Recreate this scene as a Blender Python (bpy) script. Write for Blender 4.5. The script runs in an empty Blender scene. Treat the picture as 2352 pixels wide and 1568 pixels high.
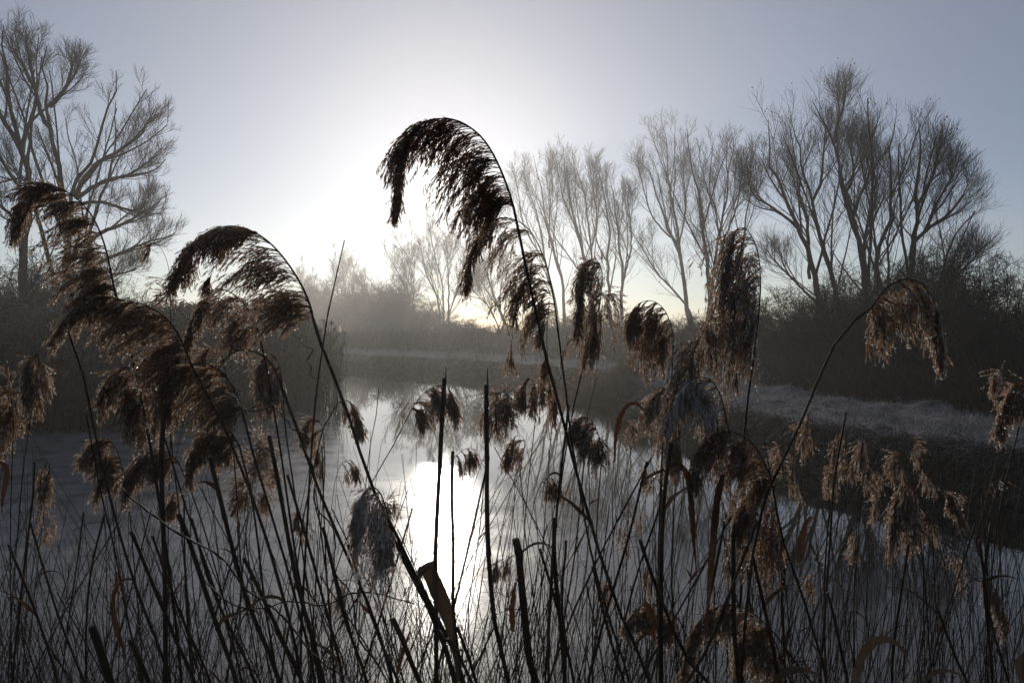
import bpy, math
import numpy as np
from mathutils import Vector

# ------------------------------------------------------------------ camera, sky, sun, exposure
S = bpy.context.scene
CAMZ = 1.5
F = 1829.3          # focal length in pixels of a 2352 x 1568 picture
CX, CY, HZ = 1176.0, 784.0, 748.0
cam = bpy.data.objects.new('camera', bpy.data.cameras.new('camera'))
S.collection.objects.link(cam)
cam.data.lens = 28.0
cam.data.sensor_width = 36.0
cam.data.clip_start = 0.05
cam.data.clip_end = 2000.0
TILT = math.atan((CY - HZ) / F)
cam.location = (0, 0, CAMZ)
cam.rotation_euler = (math.radians(90) - TILT, 0, 0)
S.camera = cam

SUN_AZ = math.atan((1022 - CX) / F)          # towards -X
SUN_EL = math.atan((HZ - 398) / F * math.cos(SUN_AZ))
sun_dir = Vector((math.sin(SUN_AZ) * math.cos(SUN_EL), math.cos(SUN_AZ) * math.cos(SUN_EL), math.sin(SUN_EL)))

world = bpy.data.worlds.new('World')
S.world = world
world.use_nodes = True
nt = world.node_tree
nt.nodes.clear()
N = nt.nodes.new
out = N('ShaderNodeOutputWorld')
bg = N('ShaderNodeBackground')
sky = N('ShaderNodeTexSky')
sky.sky_type = 'NISHITA'
sky.sun_disc = False
sky.sun_elevation = SUN_EL
sky.sun_rotation = SUN_AZ
sky.altitude = 0
sky.air_density = 0.75
sky.dust_density = SKY_DUST = 0.1
sky.ozone_density = 3.0
bg.inputs['Strength'].default_value = 0.053
# bright misty aureole round the low sun, plus an added even fill
tc = N('ShaderNodeTexCoord')
dot = N('ShaderNodeVectorMath'); dot.operation = 'DOT_PRODUCT'
nrm = N('ShaderNodeVectorMath'); nrm.operation = 'NORMALIZE'
nt.links.new(tc.outputs['Generated'], nrm.inputs[0])
nt.links.new(nrm.outputs[0], dot.inputs[0])
dot.inputs[1].default_value = sun_dir
acc = None
def lobe(power, strength, col):
    global acc
    mx = N('ShaderNodeMath'); mx.operation = 'MAXIMUM'; mx.inputs[1].default_value = 0.0
    nt.links.new(dot.outputs['Value'], mx.inputs[0])
    pw = N('ShaderNodeMath'); pw.operation = 'POWER'; pw.inputs[1].default_value = power
    nt.links.new(mx.outputs[0], pw.inputs[0])
    sc = N('ShaderNodeVectorMath'); sc.operation = 'SCALE'; sc.inputs[0].default_value = [c * strength for c in col]
    nt.links.new(pw.outputs[0], sc.inputs['Scale'])
    if acc is None:
        acc = sc.outputs[0]
    else:
        ad = N('ShaderNodeVectorMath'); ad.operation = 'ADD'
        nt.links.new(acc, ad.inputs[0]); nt.links.new(sc.outputs[0], ad.inputs[1])
        acc = ad.outputs[0]
LOBES = [(2500, 26, (1, .97, .92)), (60, 5.0, (1.10, .94, .80)), (12, 2.7, (1.04, .96, .82)), (2.5, .8, (1.3, 1.0, .75)), (0, 1.6, (1.02, .97, .98))]  # last lobe: constant all-round fill added to brighten sides turned from the sun

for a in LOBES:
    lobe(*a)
tot = N('ShaderNodeVectorMath'); tot.operation = 'ADD'
sk = N('ShaderNodeVectorMath'); sk.operation = 'SCALE'; sk.inputs['Scale'].default_value = 1.0
nt.links.new(sky.outputs[0], sk.inputs[0])
nt.links.new(sk.outputs[0], tot.inputs[0])
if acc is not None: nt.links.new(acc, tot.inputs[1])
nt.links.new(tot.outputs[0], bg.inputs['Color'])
nt.links.new(bg.outputs[0], out.inputs['Surface'])

sl = bpy.data.lights.new('sun', 'SUN')
sl.energy = 2.6
sl.angle = math.radians(0.5)
sl.color = (1.0, 0.93, 0.82)
sun = bpy.data.objects.new('sun', sl)
S.collection.objects.link(sun)
sun.location = (0, 0, 30)
sun.rotation_euler = (-sun_dir).to_track_quat('-Z', 'Y').to_euler()

S.view_settings.view_transform = 'Standard'
S.view_settings.look = 'None'
S.view_settings.gamma = 1.0
S.view_settings.exposure = 0.0
S.render.engine = 'CYCLES'
cy = S.cycles
cy.use_denoising = True
cy.denoiser = 'OPENIMAGEDENOISE'
cy.max_bounces = 6
cy.diffuse_bounces = 4
cy.glossy_bounces = 3
cy.transmission_bounces = 4
cy.volume_bounces = 0
cy.transparent_max_bounces = 6
cy.caustics_reflective = False
cy.caustics_refractive = False
cy.sample_clamp_indirect = 6.0
cy.sample_clamp_direct = 0.0

# ------------------------------------------------------------------ helpers
def at(px, py, Y):
    """the point of the world on the vertical plane y = Y that lies behind a point of the picture"""
    dx = (px - CX) / F
    dz = -(py - CY) / F
    c, s = math.cos(TILT), math.sin(TILT)
    # camera forward = (0, c, -s), up = (0, s, c)
    dy = c + dz * s
    z = -s + dz * c
    return np.array([dx / dy * Y, Y, CAMZ + z / dy * Y])

def nz(a):
    return a / np.maximum(np.linalg.norm(a, axis=-1, keepdims=True), 1e-9)

def link_mesh(name, V, quads=None, tris=None, mats=(), midx=None, parent=None, smooth=False):
    me = bpy.data.meshes.new(name)
    V = np.asarray(V, dtype=np.float32)
    me.vertices.add(len(V))
    me.vertices.foreach_set('co', V.ravel())
    nq = 0 if quads is None else len(quads)
    ntr = 0 if tris is None else len(tris)
    idx = []
    if nq: idx.append(np.asarray(quads, dtype=np.int32).ravel())
    if ntr: idx.append(np.asarray(tris, dtype=np.int32).ravel())
    idx = np.concatenate(idx)
    me.loops.add(len(idx))
    me.loops.foreach_set('vertex_index', idx)
    me.polygons.add(nq + ntr)
    st = np.concatenate([np.arange(nq) * 4, nq * 4 + np.arange(ntr) * 3]).astype(np.int32)
    me.polygons.foreach_set('loop_start', st)
    if midx is not None:
        me.polygons.foreach_set('material_index', np.asarray(midx, dtype=np.int32))
    for m in mats:
        me.materials.append(m)
    me.update(calc_edges=True)
    me.validate()
    if smooth:
        me.polygons.foreach_set('use_smooth', np.ones(nq + ntr, dtype=bool))
    o = bpy.data.objects.new(name, me)
    S.collection.objects.link(o)
    if parent is not None:
        o.parent = parent
    return o

def empty(name, loc):
    o = bpy.data.objects.new(name, None)
    o.location = loc
    S.collection.objects.link(o)
    return o

def tag(o, label=None, cat=None, group=None, kind=None):
    if label: o['label'] = label
    if cat: o['category'] = cat
    if group: o['group'] = group
    if kind: o['kind'] = kind
    return o

class Geo:
    """collects vertices and faces of one mesh, with a material slot per face"""
    def __init__(s):
        s.V, s.Q, s.T, s.qm, s.tm, s.n = [], [], [], [], [], 0
    def add(s, V, quads=None, tris=None, m=0):
        V = np.asarray(V).reshape(-1, 3)
        if quads is not None and len(quads):
            s.Q.append(np.asarray(quads) + s.n)
            s.qm.append(np.broadcast_to(m, len(quads)) if np.isscalar(m) else np.asarray(m))
        if tris is not None and len(tris):
            s.T.append(np.asarray(tris) + s.n)
            s.tm.append(np.broadcast_to(m, len(tris)) if np.isscalar(m) else np.asarray(m))
        s.V.append(V); s.n += len(V)
    def build(s, name, mats, parent=None, smooth=False, origin=None):
        V = np.concatenate(s.V)
        if origin is not None: V = V - np.asarray(origin)
        q = np.concatenate(s.Q) if s.Q else None
        t = np.concatenate(s.T) if s.T else None
        mi = np.concatenate(s.qm + s.tm)
        o = link_mesh(name, V, q, t, mats, mi, parent, smooth)
        return o

def tubes(P, R, sides=3, ref=None, rng=None, cap=False):
    """P (n,k,3) centre lines, R (n,k) radii -> vertices and quads of n tubes"""
    n, k, _ = P.shape
    T = np.empty_like(P)
    T[:, 1:-1] = P[:, 2:] - P[:, :-2]
    T[:, 0] = P[:, 1] - P[:, 0]
    T[:, -1] = P[:, -1] - P[:, -2]
    T = nz(T)
    if ref is None:
        m = nz(P[:, -1] - P[:, 0])
        r = rng.normal(size=(n, 3)) if rng is not None else np.tile([.3, 1., .2], (n, 1))
        r = nz(r - (r * m).sum(-1, keepdims=True) * m)
        r = np.repeat(r[:, None], k, 1)
    else:
        r = np.broadcast_to(np.asarray(ref, float), P.shape)
    U = nz(np.cross(T, r)); W = np.cross(T, U)
    a = np.arange(sides) / sides * 2 * np.pi
    V = P[:, :, None] + R[:, :, None, None] * (np.cos(a)[:, None] * U[:, :, None] + np.sin(a)[:, None] * W[:, :, None])
    base = (np.arange(n)[:, None, None] * k + np.arange(k - 1)[None, :, None]) * sides
    j = np.arange(sides)[None, None, :]; j2 = (j + 1) % sides
    q = np.stack([base + j, base + j2, base + sides + j2, base + sides + j], -1).reshape(-1, 4)
    return V.reshape(-1, 3), q

def resample(P, k):
    P = np.asarray(P, float)
    # smooth a little with a Catmull-Rom pass, then resample evenly
    if len(P) > 2:
        Q = np.vstack([2 * P[0] - P[1], P, 2 * P[-1] - P[-2]])
        pts = []
        for i in range(1, len(Q) - 2):
            p0, p1, p2, p3 = Q[i - 1], Q[i], Q[i + 1], Q[i + 2]
            for t in np.linspace(0, 1, 8, endpoint=False):
                pts.append(.5 * ((2 * p1) + (-p0 + p2) * t + (2 * p0 - 5 * p1 + 4 * p2 - p3) * t * t + (-p0 + 3 * p1 - 3 * p2 + p3) * t ** 3))
        pts.append(Q[-2]); P = np.array(pts)
    d = np.r_[0, np.cumsum(np.linalg.norm(np.diff(P, axis=0), axis=1))]
    t = np.linspace(0, d[-1], k)
    return np.stack([np.interp(t, d, P[:, i]) for i in range(P.shape[1])], 1)

def grow(P0, D0, L, k, trop, tk, wig, rng):
    n = len(P0)
    out = np.empty((n, k + 1, 3)); out[:, 0] = P0
    d = nz(D0); st = (np.broadcast_to(L, n) / k)[:, None]
    tk = np.asarray(tk)
    if tk.ndim == 1: tk = tk[:, None]
    for i in range(k):
        d = nz(d + np.asarray(trop) * tk + rng.normal(size=(n, 3)) * wig)
        out[:, i + 1] = out[:, i] + d * st
    return out

def branch_from(P, n, tr, ang, rng, up=0.0):
    """n starts on each centre line P (m,k,3): returns positions, directions, t, parent index"""
    m, k, _ = P.shape
    t = tr[0] + (tr[1] - tr[0]) * (np.arange(n)[None] + rng.random((m, n))) / n
    f = t * (k - 1); i = np.minimum(f.astype(int), k - 2); fr = (f - i)[..., None]
    a = np.arange(m)[:, None]
    p = P[a, i] * (1 - fr) + P[a, i + 1] * fr
    tg = nz(P[a, i + 1] - P[a, i])
    r = rng.normal(size=tg.shape)
    r = nz(r - (r * tg).sum(-1, keepdims=True) * tg)
    an = np.radians(ang[0] + (ang[1] - ang[0]) * rng.random((m, n)))[..., None]
    d = nz(np.cos(an) * tg + np.sin(an) * r + np.array([0, 0, up]))
    return p.reshape(-1, 3), d.reshape(-1, 3), t.ravel(), np.repeat(np.arange(m), n)

# ------------------------------------------------------------------ materials
def new_mat(name):
    m = bpy.data.materials.new(name); m.use_nodes = True
    m.node_tree.nodes.clear()
    return m, m.node_tree, m.node_tree.nodes.new, m.node_tree.links.new

def mat_simple(name, c1, c2, rough=.8, scale=8, spec=.2, trans=0.0, tcol=None, bump=0.0, bscale=60, stretch=(1, 1, 1)):
    m, t, N, L = new_mat(name)
    o = N('ShaderNodeOutputMaterial')
    p = N('ShaderNodeBsdfPrincipled')
    g = N('ShaderNodeNewGeometry')
    mp = N('ShaderNodeMapping'); mp.inputs['Scale'].default_value = stretch
    L(g.outputs['Position'], mp.inputs['Vector'])
    n = N('ShaderNodeTexNoise'); n.inputs['Scale'].default_value = scale; n.inputs['Detail'].default_value = 5
    L(mp.outputs[0], n.inputs['Vector'])
    r = N('ShaderNodeValToRGB')
    r.color_ramp.elements[0].position = .32; r.color_ramp.elements[1].position = .68
    r.color_ramp.elements[0].color = (*c1, 1); r.color_ramp.elements[1].color = (*c2, 1)
    L(n.outputs['Fac'], r.inputs['Fac']); L(r.outputs[0], p.inputs['Base Color'])
    p.inputs['Roughness'].default_value = rough
    p.inputs['Specular IOR Level'].default_value = spec
    if bump:
        b = N('ShaderNodeBump'); b.inputs['Strength'].default_value = bump; b.inputs['Distance'].default_value = .02
        n2 = N('ShaderNodeTexNoise'); n2.inputs['Scale'].default_value = bscale; n2.inputs['Detail'].default_value = 4
        L(mp.outputs[0], n2.inputs['Vector']); L(n2.outputs['Fac'], b.inputs['Height']); L(b.outputs[0], p.inputs['Normal'])
    if trans:
        tb = N('ShaderNodeBsdfTranslucent')
        if tcol is None: L(r.outputs[0], tb.inputs['Color'])
        else: tb.inputs['Color'].default_value = (*tcol, 1)
        mx = N('ShaderNodeMixShader'); mx.inputs[0].default_value = trans
        L(p.outputs[0], mx.inputs[1]); L(tb.outputs[0], mx.inputs[2]); L(mx.outputs[0], o.inputs['Surface'])
    else:
        L(p.outputs[0], o.inputs['Surface'])
    return m
# ------------------------------------------------------------------ water, banks, ground
def wpt(px, py):      # a point of the water surface seen at (px, py)
    Y = CAMZ * F / (py - HZ)
    return ((px - CX) / F * Y, Y)

RIGHT_LINE = [(7.5, -30), (6.5, 1.5), (4.9, 5.0), (4.15, 6.3), (3.6, 7.3), (2.75, 8.5), (2.3, 10.4), (1.95, 13), (1.85, 15), (1.75, 18.4), (-.2, 22.4), (-1.8, 24.6), (-3.4, 26.6), (-6.6, 30.0), (-12, 35), (-22, 42), (-40, 54)]
LEFT_LINE = [(-60, 57), (-30, 39), (-17, 30), (-8.6, 23.5), (-5.2, 19), (-3.5, 15.8), (-3.6, 14.2), (-4.3, 12.8), (-5.0, 11.7), (-7.0, 11.0), (-12, 10.6), (-22, 10.4), (-60, 10)]
NEAR_LINE = [(-60, 1.4), (-8, 1.5), (0, 1.55), (5, 1.4), (7.5, .5), (8.5, -6), (9.5, -30)]
WATER_POLY = np.array(RIGHT_LINE + LEFT_LINE + NEAR_LINE)

def poly_sd(X, Yc, poly):
    """signed distance to a polygon, negative inside"""
    P = np.stack([X.ravel(), Yc.ravel()], 1)
    d = np.full(len(P), 1e9); inside = np.zeros(len(P), bool)
    for i in range(len(poly)):
        a, b = poly[i], poly[(i + 1) % len(poly)]
        ab = b - a
        L2 = (ab @ ab)
        if L2 < 1e-12: continue
        t = np.clip(((P - a) @ ab) / L2, 0, 1)
        q = a + t[:, None] * ab
        d = np.minimum(d, np.hypot(*(P - q).T))
        c = (a[1] > P[:, 1]) != (b[1] > P[:, 1])
        xi = (b[0] - a[0]) * (P[:, 1] - a[1]) / (b[1] - a[1] + 1e-12) + a[0]
        inside ^= c & (P[:, 0] < xi)
    return np.where(inside, -d, d).reshape(X.shape)

def vnoise(x, y, seed=0):
    r = np.random.default_rng(seed); tab = r.random((256, 256))
    xi = np.floor(x).astype(int); yi = np.floor(y).astype(int)
    fx = x - xi; fy = y - yi; fx = fx * fx * (3 - 2 * fx); fy = fy * fy * (3 - 2 * fy)
    g = lambda a, b: tab[a % 256, b % 256]
    return (g(xi, yi) * (1 - fx) + g(xi + 1, yi) * fx) * (1 - fy) + (g(xi, yi + 1) * (1 - fx) + g(xi + 1, yi + 1) * fx) * fy

def fbm(x, y, seed=0, octv=4):
    s = 0; a = .5
    for o in range(octv):
        s = s + a * vnoise(x * 2 ** o, y * 2 ** o, seed + o); a *= .5
    return s - .47

def land_height(X, Y):
    wob = fbm(X * .9, Y * .9, 3, 3) * .55
    d = poly_sd(X, Y, WATER_POLY) + wob * np.clip((Y - 3) / 3, 0, 1) * .8
    right = np.clip((X - np.interp(Y, [0, 13, 22, 31, 54], [-2, -1.2, -3.5, -9, -45])) / 1.0, 0, 1) * (Y > 1.8)
    top = np.where(right > .5, .42, .25)
    wid = np.where(right > .5, .42, 1.2)
    s = np.clip(d / wid, 0, 1); s = s * s * (3 - 2 * s)
    z = -.45 * (1 - np.clip((d + .9) / .9, 0, 1)) - .06 + s * (top + .06)
    z = z + np.clip(d / 2, 0, 1) * fbm(X * 1.3, Y * 1.3, 11, 4) * .22 + np.clip(d, 0, 1) * np.clip(fbm(X * 3.1, Y * 3.1, 21, 3), 0, 1) * .3
    return z, d

def axis(*segs):
    v = []
    for a, b, st in segs:
        v += list(np.arange(a, b, st))
    return np.array(v + [segs[-1][1]])
gx = axis((-148, -60, 11), (-60, -16, 1.5), (-16, -4, .3), (-4, 9, .09), (9, 40, .6), (40, 148, 9))
gy = axis((-48, -2, 4), (-2, 6, .15), (6, 20, .09), (20, 60, .3), (60, 100, 1.5), (100, 124, 6))
X, Y = np.meshgrid(gx, gy, indexing='ij')
Z, D = land_height(X, Y)
ni, nj = X.shape
ii = (np.arange(ni - 1)[:, None] * nj + np.arange(nj - 1)[None]).ravel()
M_soil = mat_simple('frosted_turf', (.07, .06, .05), (.34, .32, .31), rough=.95, scale=5.5, spec=.1, bump=.6, bscale=40)
ground = link_mesh('ground', np.stack([X, Y, Z], -1).reshape(-1, 3), quads=np.stack([ii, ii + nj, ii + nj + 1, ii + 1], 1), mats=[M_soil], smooth=True)
M_face = mat_simple('bank_face', (.012, .010, .007), (.045, .036, .026), rough=1.0, scale=9, spec=.02, bump=.8, bscale=30)
ground.data.materials.append(M_face)
Dm = (D[:-1, :-1] + D[1:, 1:]) / 2; Zm = (Z[:-1, :-1] + Z[1:, 1:]) / 2
ground.data.polygons.foreach_set('material_index', ((Dm < .3) | (Zm < .2)).astype(np.int32).ravel())
tag(ground, kind='structure')

# water: still and dark, with a skin of thin rough ice on the near part
m, t, N, L = new_mat('pond_water')
o = N('ShaderNodeOutputMaterial')
g = N('ShaderNodeNewGeometry')
sep = N('ShaderNodeSeparateXYZ'); L(g.outputs['Position'], sep.inputs[0])
def math_node(op, a, b=None, c=None):
    n = N('ShaderNodeMath'); n.operation = op
    for i, v in enumerate((a, b, c)):
        if v is None: continue
        if isinstance(v, (int, float)): n.inputs[i].default_value = v
        else: L(v, n.inputs[i])
    return n.outputs[0]
def noise(scale, detail=3, vec=None, rough=.5):
    n = N('ShaderNodeTexNoise'); n.inputs['Scale'].default_value = scale; n.inputs['Detail'].default_value = detail; n.inputs['Roughness'].default_value = rough
    L(vec if vec is not None else g.outputs['Position'], n.inputs['Vector'])
    return n.outputs['Fac']
# edge of the ice: y = curve(x); nearer than that is ice
cur = N('ShaderNodeFloatCurve')
cv = cur.mapping.curves[0]
EDGE = [(-12, 16), (-3.6, 14.5), (-3.0, 13), (-2.1, 10.5), (-1.4, 8.4), (-.6, 8.1), (-.1, 7.2), (.43, 6.35), (.97, 5.46), (1.5, 4.8), (2.0, 4.45), (8, 4.2)]
cur.mapping.use_clip = False
pts = [((x + 12) / 20, y / 20) for x, y in EDGE]
cv.points[0].location = pts[0]; cv.points[1].location = pts[-1]
for p_ in pts[1:-1]: cv.points.new(*p_)
for p_ in cv.points: p_.handle_type = 'VECTOR'
cur.mapping.update()
xn = math_node('DIVIDE', math_node('ADD', sep.outputs[0], 12), 20)
L(xn, cur.inputs['Value'])
edge = math_node('MULTIPLY', cur.outputs[0], 20)
wob = math_node('MULTIPLY', math_node('SUBTRACT', noise(1.3, 5), .5), 1.1)
fac = math_node('SUBTRACT', math_node('ADD', edge, wob), sep.outputs[1])
mask = N('ShaderNodeMapRange'); mask.inputs['From Min'].default_value = -.5; mask.inputs['From Max'].default_value = 1.5
L(fac, mask.inputs['Value'])
water = N('ShaderNodeBsdfPrincipled')
water.inputs['Base Color'].default_value = (.008, .009, .009, 1); water.inputs['Roughness'].default_value = .015; water.inputs['IOR'].default_value = 1.5
wb = N('ShaderNodeBump'); wb.inputs['Strength'].default_value = .012; wb.inputs['Distance'].default_value = .02
L(noise(1.6, 2), wb.inputs['Height']); L(wb.outputs[0], water.inputs['Normal'])
ice = N('ShaderNodeBsdfPrincipled')
ice.inputs['IOR'].default_value = 1.35; ice.inputs['Specular IOR Level'].default_value = .3
cr = N('ShaderNodeValToRGB')
cr.color_ramp.elements[0].position = .35; cr.color_ramp.elements[1].position = .75
cr.color_ramp.elements[0].color = (.045, .046, .048, 1); cr.color_ramp.elements[1].color = (.14, .143, .148, 1)
L(noise(2.2, 6, rough=.65), cr.inputs['Fac']); L(cr.outputs[0], ice.inputs['Base Color'])
rr = N('ShaderNodeMapRange'); rr.inputs['From Min'].default_value = .3; rr.inputs['From Max'].default_value = .7; rr.inputs['To Min'].default_value = .06; rr.inputs['To Max'].default_value = .12
L(noise(7, 6, rough=.7), rr.inputs['Value']); L(rr.outputs[0], ice.inputs['Roughness'])
ib = N('ShaderNodeBump'); ib.inputs['Strength'].default_value = .15; ib.inputs['Distance'].default_value = .006
hh = math_node('ADD', noise(90, 3, rough=.7), math_node('MULTIPLY', noise(9, 3), .8))
L(hh, ib.inputs['Height']); L(ib.outputs[0], ice.inputs['Normal'])
crust = N('ShaderNodeBsdfPrincipled'); crust.inputs['Base Color'].default_value = (.27, .27, .275, 1); crust.inputs['Roughness'].default_value = .42; crust.inputs['IOR'].default_value = 1.31
im = N('ShaderNodeMixShader'); cm = N('ShaderNodeMapRange'); cm.inputs['From Min'].default_value = .40; cm.inputs['From Max'].default_value = .62; cm.inputs['To Min'].default_value = .05; cm.inputs['To Max'].default_value = .75
L(math_node('ADD', math_node('MULTIPLY', noise(3, 5), .4), math_node('MULTIPLY', noise(38, 6, rough=.8), .6)), cm.inputs['Value']); L(cm.outputs[0], im.inputs[0]); L(ice.outputs[0], im.inputs[1]); L(crust.outputs[0], im.inputs[2])
mx = N('ShaderNodeMixShader'); L(mask.outputs[0], mx.inputs[0]); L(water.outputs[0], mx.inputs[1]); L(im.outputs[0], mx.inputs[2])
L(mx.outputs[0], o.inputs['Surface'])
M_water = m
wq = np.array([[-62, -32, 0], [12, -32, 0], [12, 80, 0], [-62, 80, 0]])
wat = link_mesh('water', wq, quads=[[0, 1, 2, 3]], mats=[M_water])
tag(wat, kind='structure')
# ------------------------------------------------------------------ bare trees and bushes
M_bark = mat_simple('willow_bark', (.018, .016, .014), (.042, .038, .033), rough=.95, scale=6, spec=.05)
M_twig = mat_simple('willow_twig', (.02, .017, .014), (.04, .033, .026), rough=.9, scale=3, spec=.05)
M_thorn = mat_simple('thicket_twig', (.012, .010, .009), (.03, .026, .021), rough=.95, scale=3, spec=.03)
M_leaf = mat_simple('withered_leaf', (.05, .03, .018), (.09, .05, .025), rough=.9, scale=9)

def ground_z(x, y):
    z, _ = land_height(np.array([[float(x)]]), np.array([[float(y)]]))
    return float(z[0, 0])

def tree(name, label, cat, group, Y, limbs, seed, n1=12, n2=8, n3=7, ang=(22, 50), up=.08, tr=.012, r3=.0027, base=None, spread=.16, leaves=0, l1=.42, rs=1.0, rr=1.0):
    """limbs: list of (trunk radius, [(px,py),...]) read off the picture, from the foot upwards"""
    rng = np.random.default_rng(seed)
    K = 18
    Ps, Rs = [], []
    bx, by, bz = (base if base is not None else at(limbs[0][1][0][0], limbs[0][1][0][1], Y))
    for i, (r0, pts) in enumerate(limbs):
        top = pts[-1][1]
        dY = rng.uniform(-1, 1) * spread * (HZ - top) / F * Y
        ys = [p[1] for p in pts]
        f = [(pts[0][1] - y) / max(1, (pts[0][1] - min(ys))) for y in ys]
        fg = [np.clip((760 - y) / 500, 0, 1) for y in ys]
        P = np.array([at(px, py, Y + dY * q) for (px, py), q in zip(pts, fg)])
        if pts[0][1] > 700:          # a limb that starts at the foot goes down into the ground
            P[0, 2] = ground_z(P[0, 0], P[0, 1]) - .1
        P = resample(P, K)
        if pts[-1][1] < 620: P = resample(P[:-1], K)
        ln = np.linalg.norm(P[-1] - P[0])
        P[1:-1] += rng.normal(size=(K - 2, 3)) * np.array([.0028, .008, .002]) * ln
        t = np.linspace(0, 1, K)
        R = .56 * rs * rr * r0 * (1 - t) ** .85 + .008
        if pts[0][1] > 700: R = R * (1 + .5 * np.exp(-t * 14))
        Ps.append(P); Rs.append(R)
    P0 = np.array(Ps); R0 = np.array(Rs)
    L0 = np.linalg.norm(np.diff(P0, axis=1), axis=2).sum(1)
    foot = np.array([P0[0, 0, 0], P0[0, 0, 1], max(P0[0, 0, 2], 0)])
    root = empty(name, foot)
    tag(root, label, cat, group)
    G = Geo(); V, q = tubes(P0, R0, 8, rng=rng); G.add(V, q)
    G.build('trunk', [M_bark], root, smooth=True, origin=foot)
    C = Geo()
    UP = (0, 0, 1)
    p, d, ts, ps_ = branch_from(P0, 3, (.2, .7), (12, 26), rng, up=.04)
    ls = L0[ps_] * (1 - ts) * rng.uniform(.6, 1.0, len(p))
    BS = grow(p, d, ls, K - 1, UP, .02, .045, rng)
    rs_ = .5 * np.array([np.interp(a_, np.linspace(0, 1, K), R0[b_]) for a_, b_ in zip(ts, ps_)])
    RS_ = rs_[:, None] * np.linspace(1, .2, K)[None] ** .9 + .005
    V, q = tubes(BS, RS_, 5, rng=rng); G_ = C; G_.add(V, q)
    P0 = np.concatenate([P0, BS]); R0 = np.concatenate([R0, RS_]); L0 = np.concatenate([L0, ls])
    n1 = max(6, int(n1 * .62)); n2 = 5; n3 = 5 if rr > 1 else 4
    p, d, t1, pi = branch_from(P0, n1, (.22, 1.0), ang, rng, up=.12)
    len1 = (np.minimum(L0[pi], 8) * l1 * (1.12 - t1) * rng.uniform(.45, 1.3, len(p)) + .45) * rs
    B1 = grow(p, d, len1, 8, UP, up, .06, rng)
    r1 = .6 * R0[pi, np.minimum((t1 * (K - 1)).astype(int), K - 1)]
    r1 = np.minimum(r1 * .7, .013 * len1 ** .7)
    tt = np.linspace(1, .16, 9)
    V, q = tubes(B1, np.maximum(r1[:, None] * tt, r3 * 1.1), 4, rng=rng); C.add(V, q)
    p, d, t2, pi2 = branch_from(B1, n2, (.12, 1.0), (20, 50), rng, up=.1)
    len2 = (len1[pi2] * .62 * (1.15 - t2) * rng.uniform(.4, 1.3, len(p)) + .28) * rs
    B2 = grow(p, d, len2, 5, UP, up * .9, .08, rng)
    tt = np.linspace(1, .5, 6)
    V, q = tubes(B2, np.maximum(.003 + .0025 * len2[:, None], r3) * tt, 3, rng=rng); C.add(V, q)
    p, d, t3, pi3 = branch_from(B2, n3, (.1, 1.0), (18, 48), rng, up=.1)
    len3 = (len2[pi3] * .6 * (1.2 - t3) * rng.uniform(.4, 1.5, len(p)) + .16) * rs
    B3 = grow(p, d, len3, 3, UP, up, .1, rng)
    tt = np.linspace(1, .55, 4)
    V, q = tubes(B3, np.broadcast_to(r3 * tt, (len(p), 4)), 3, rng=rng); C.add(V, q)
    if leaves:
        e = B3[:, -1]; hi = e[:, 2] > np.quantile(e[:, 2], .55)
        e = e[hi]; e = e[rng.choice(len(e), min(leaves, len(e)), replace=False)]
        n = len(e); s = rng.uniform(.018, .042, n)[:, None]
        o8 = np.array([[0, 0, .8], [.7, 0, 0], [0, .7, 0], [-.7, 0, 0], [0, -.7, 0], [0, 0, -1.1]])
        V = e[:, None] + o8[None] * s[:, None] * rng.uniform(.5, 1.3, (n, 6, 1))
        f = np.array([[0, 1, 2], [0, 2, 3], [0, 3, 4], [0, 4, 1], [5, 2, 1], [5, 3, 2], [5, 4, 3], [5, 1, 4]])
        C.add(V, tris=(np.arange(n)[:, None, None] * 6 + f[None]).reshape(-1, 3), m=1)
    C.build('crown', [M_twig, M_leaf], root, origin=foot)
    return root

WT = 'bare willows along the far bank'
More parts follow.
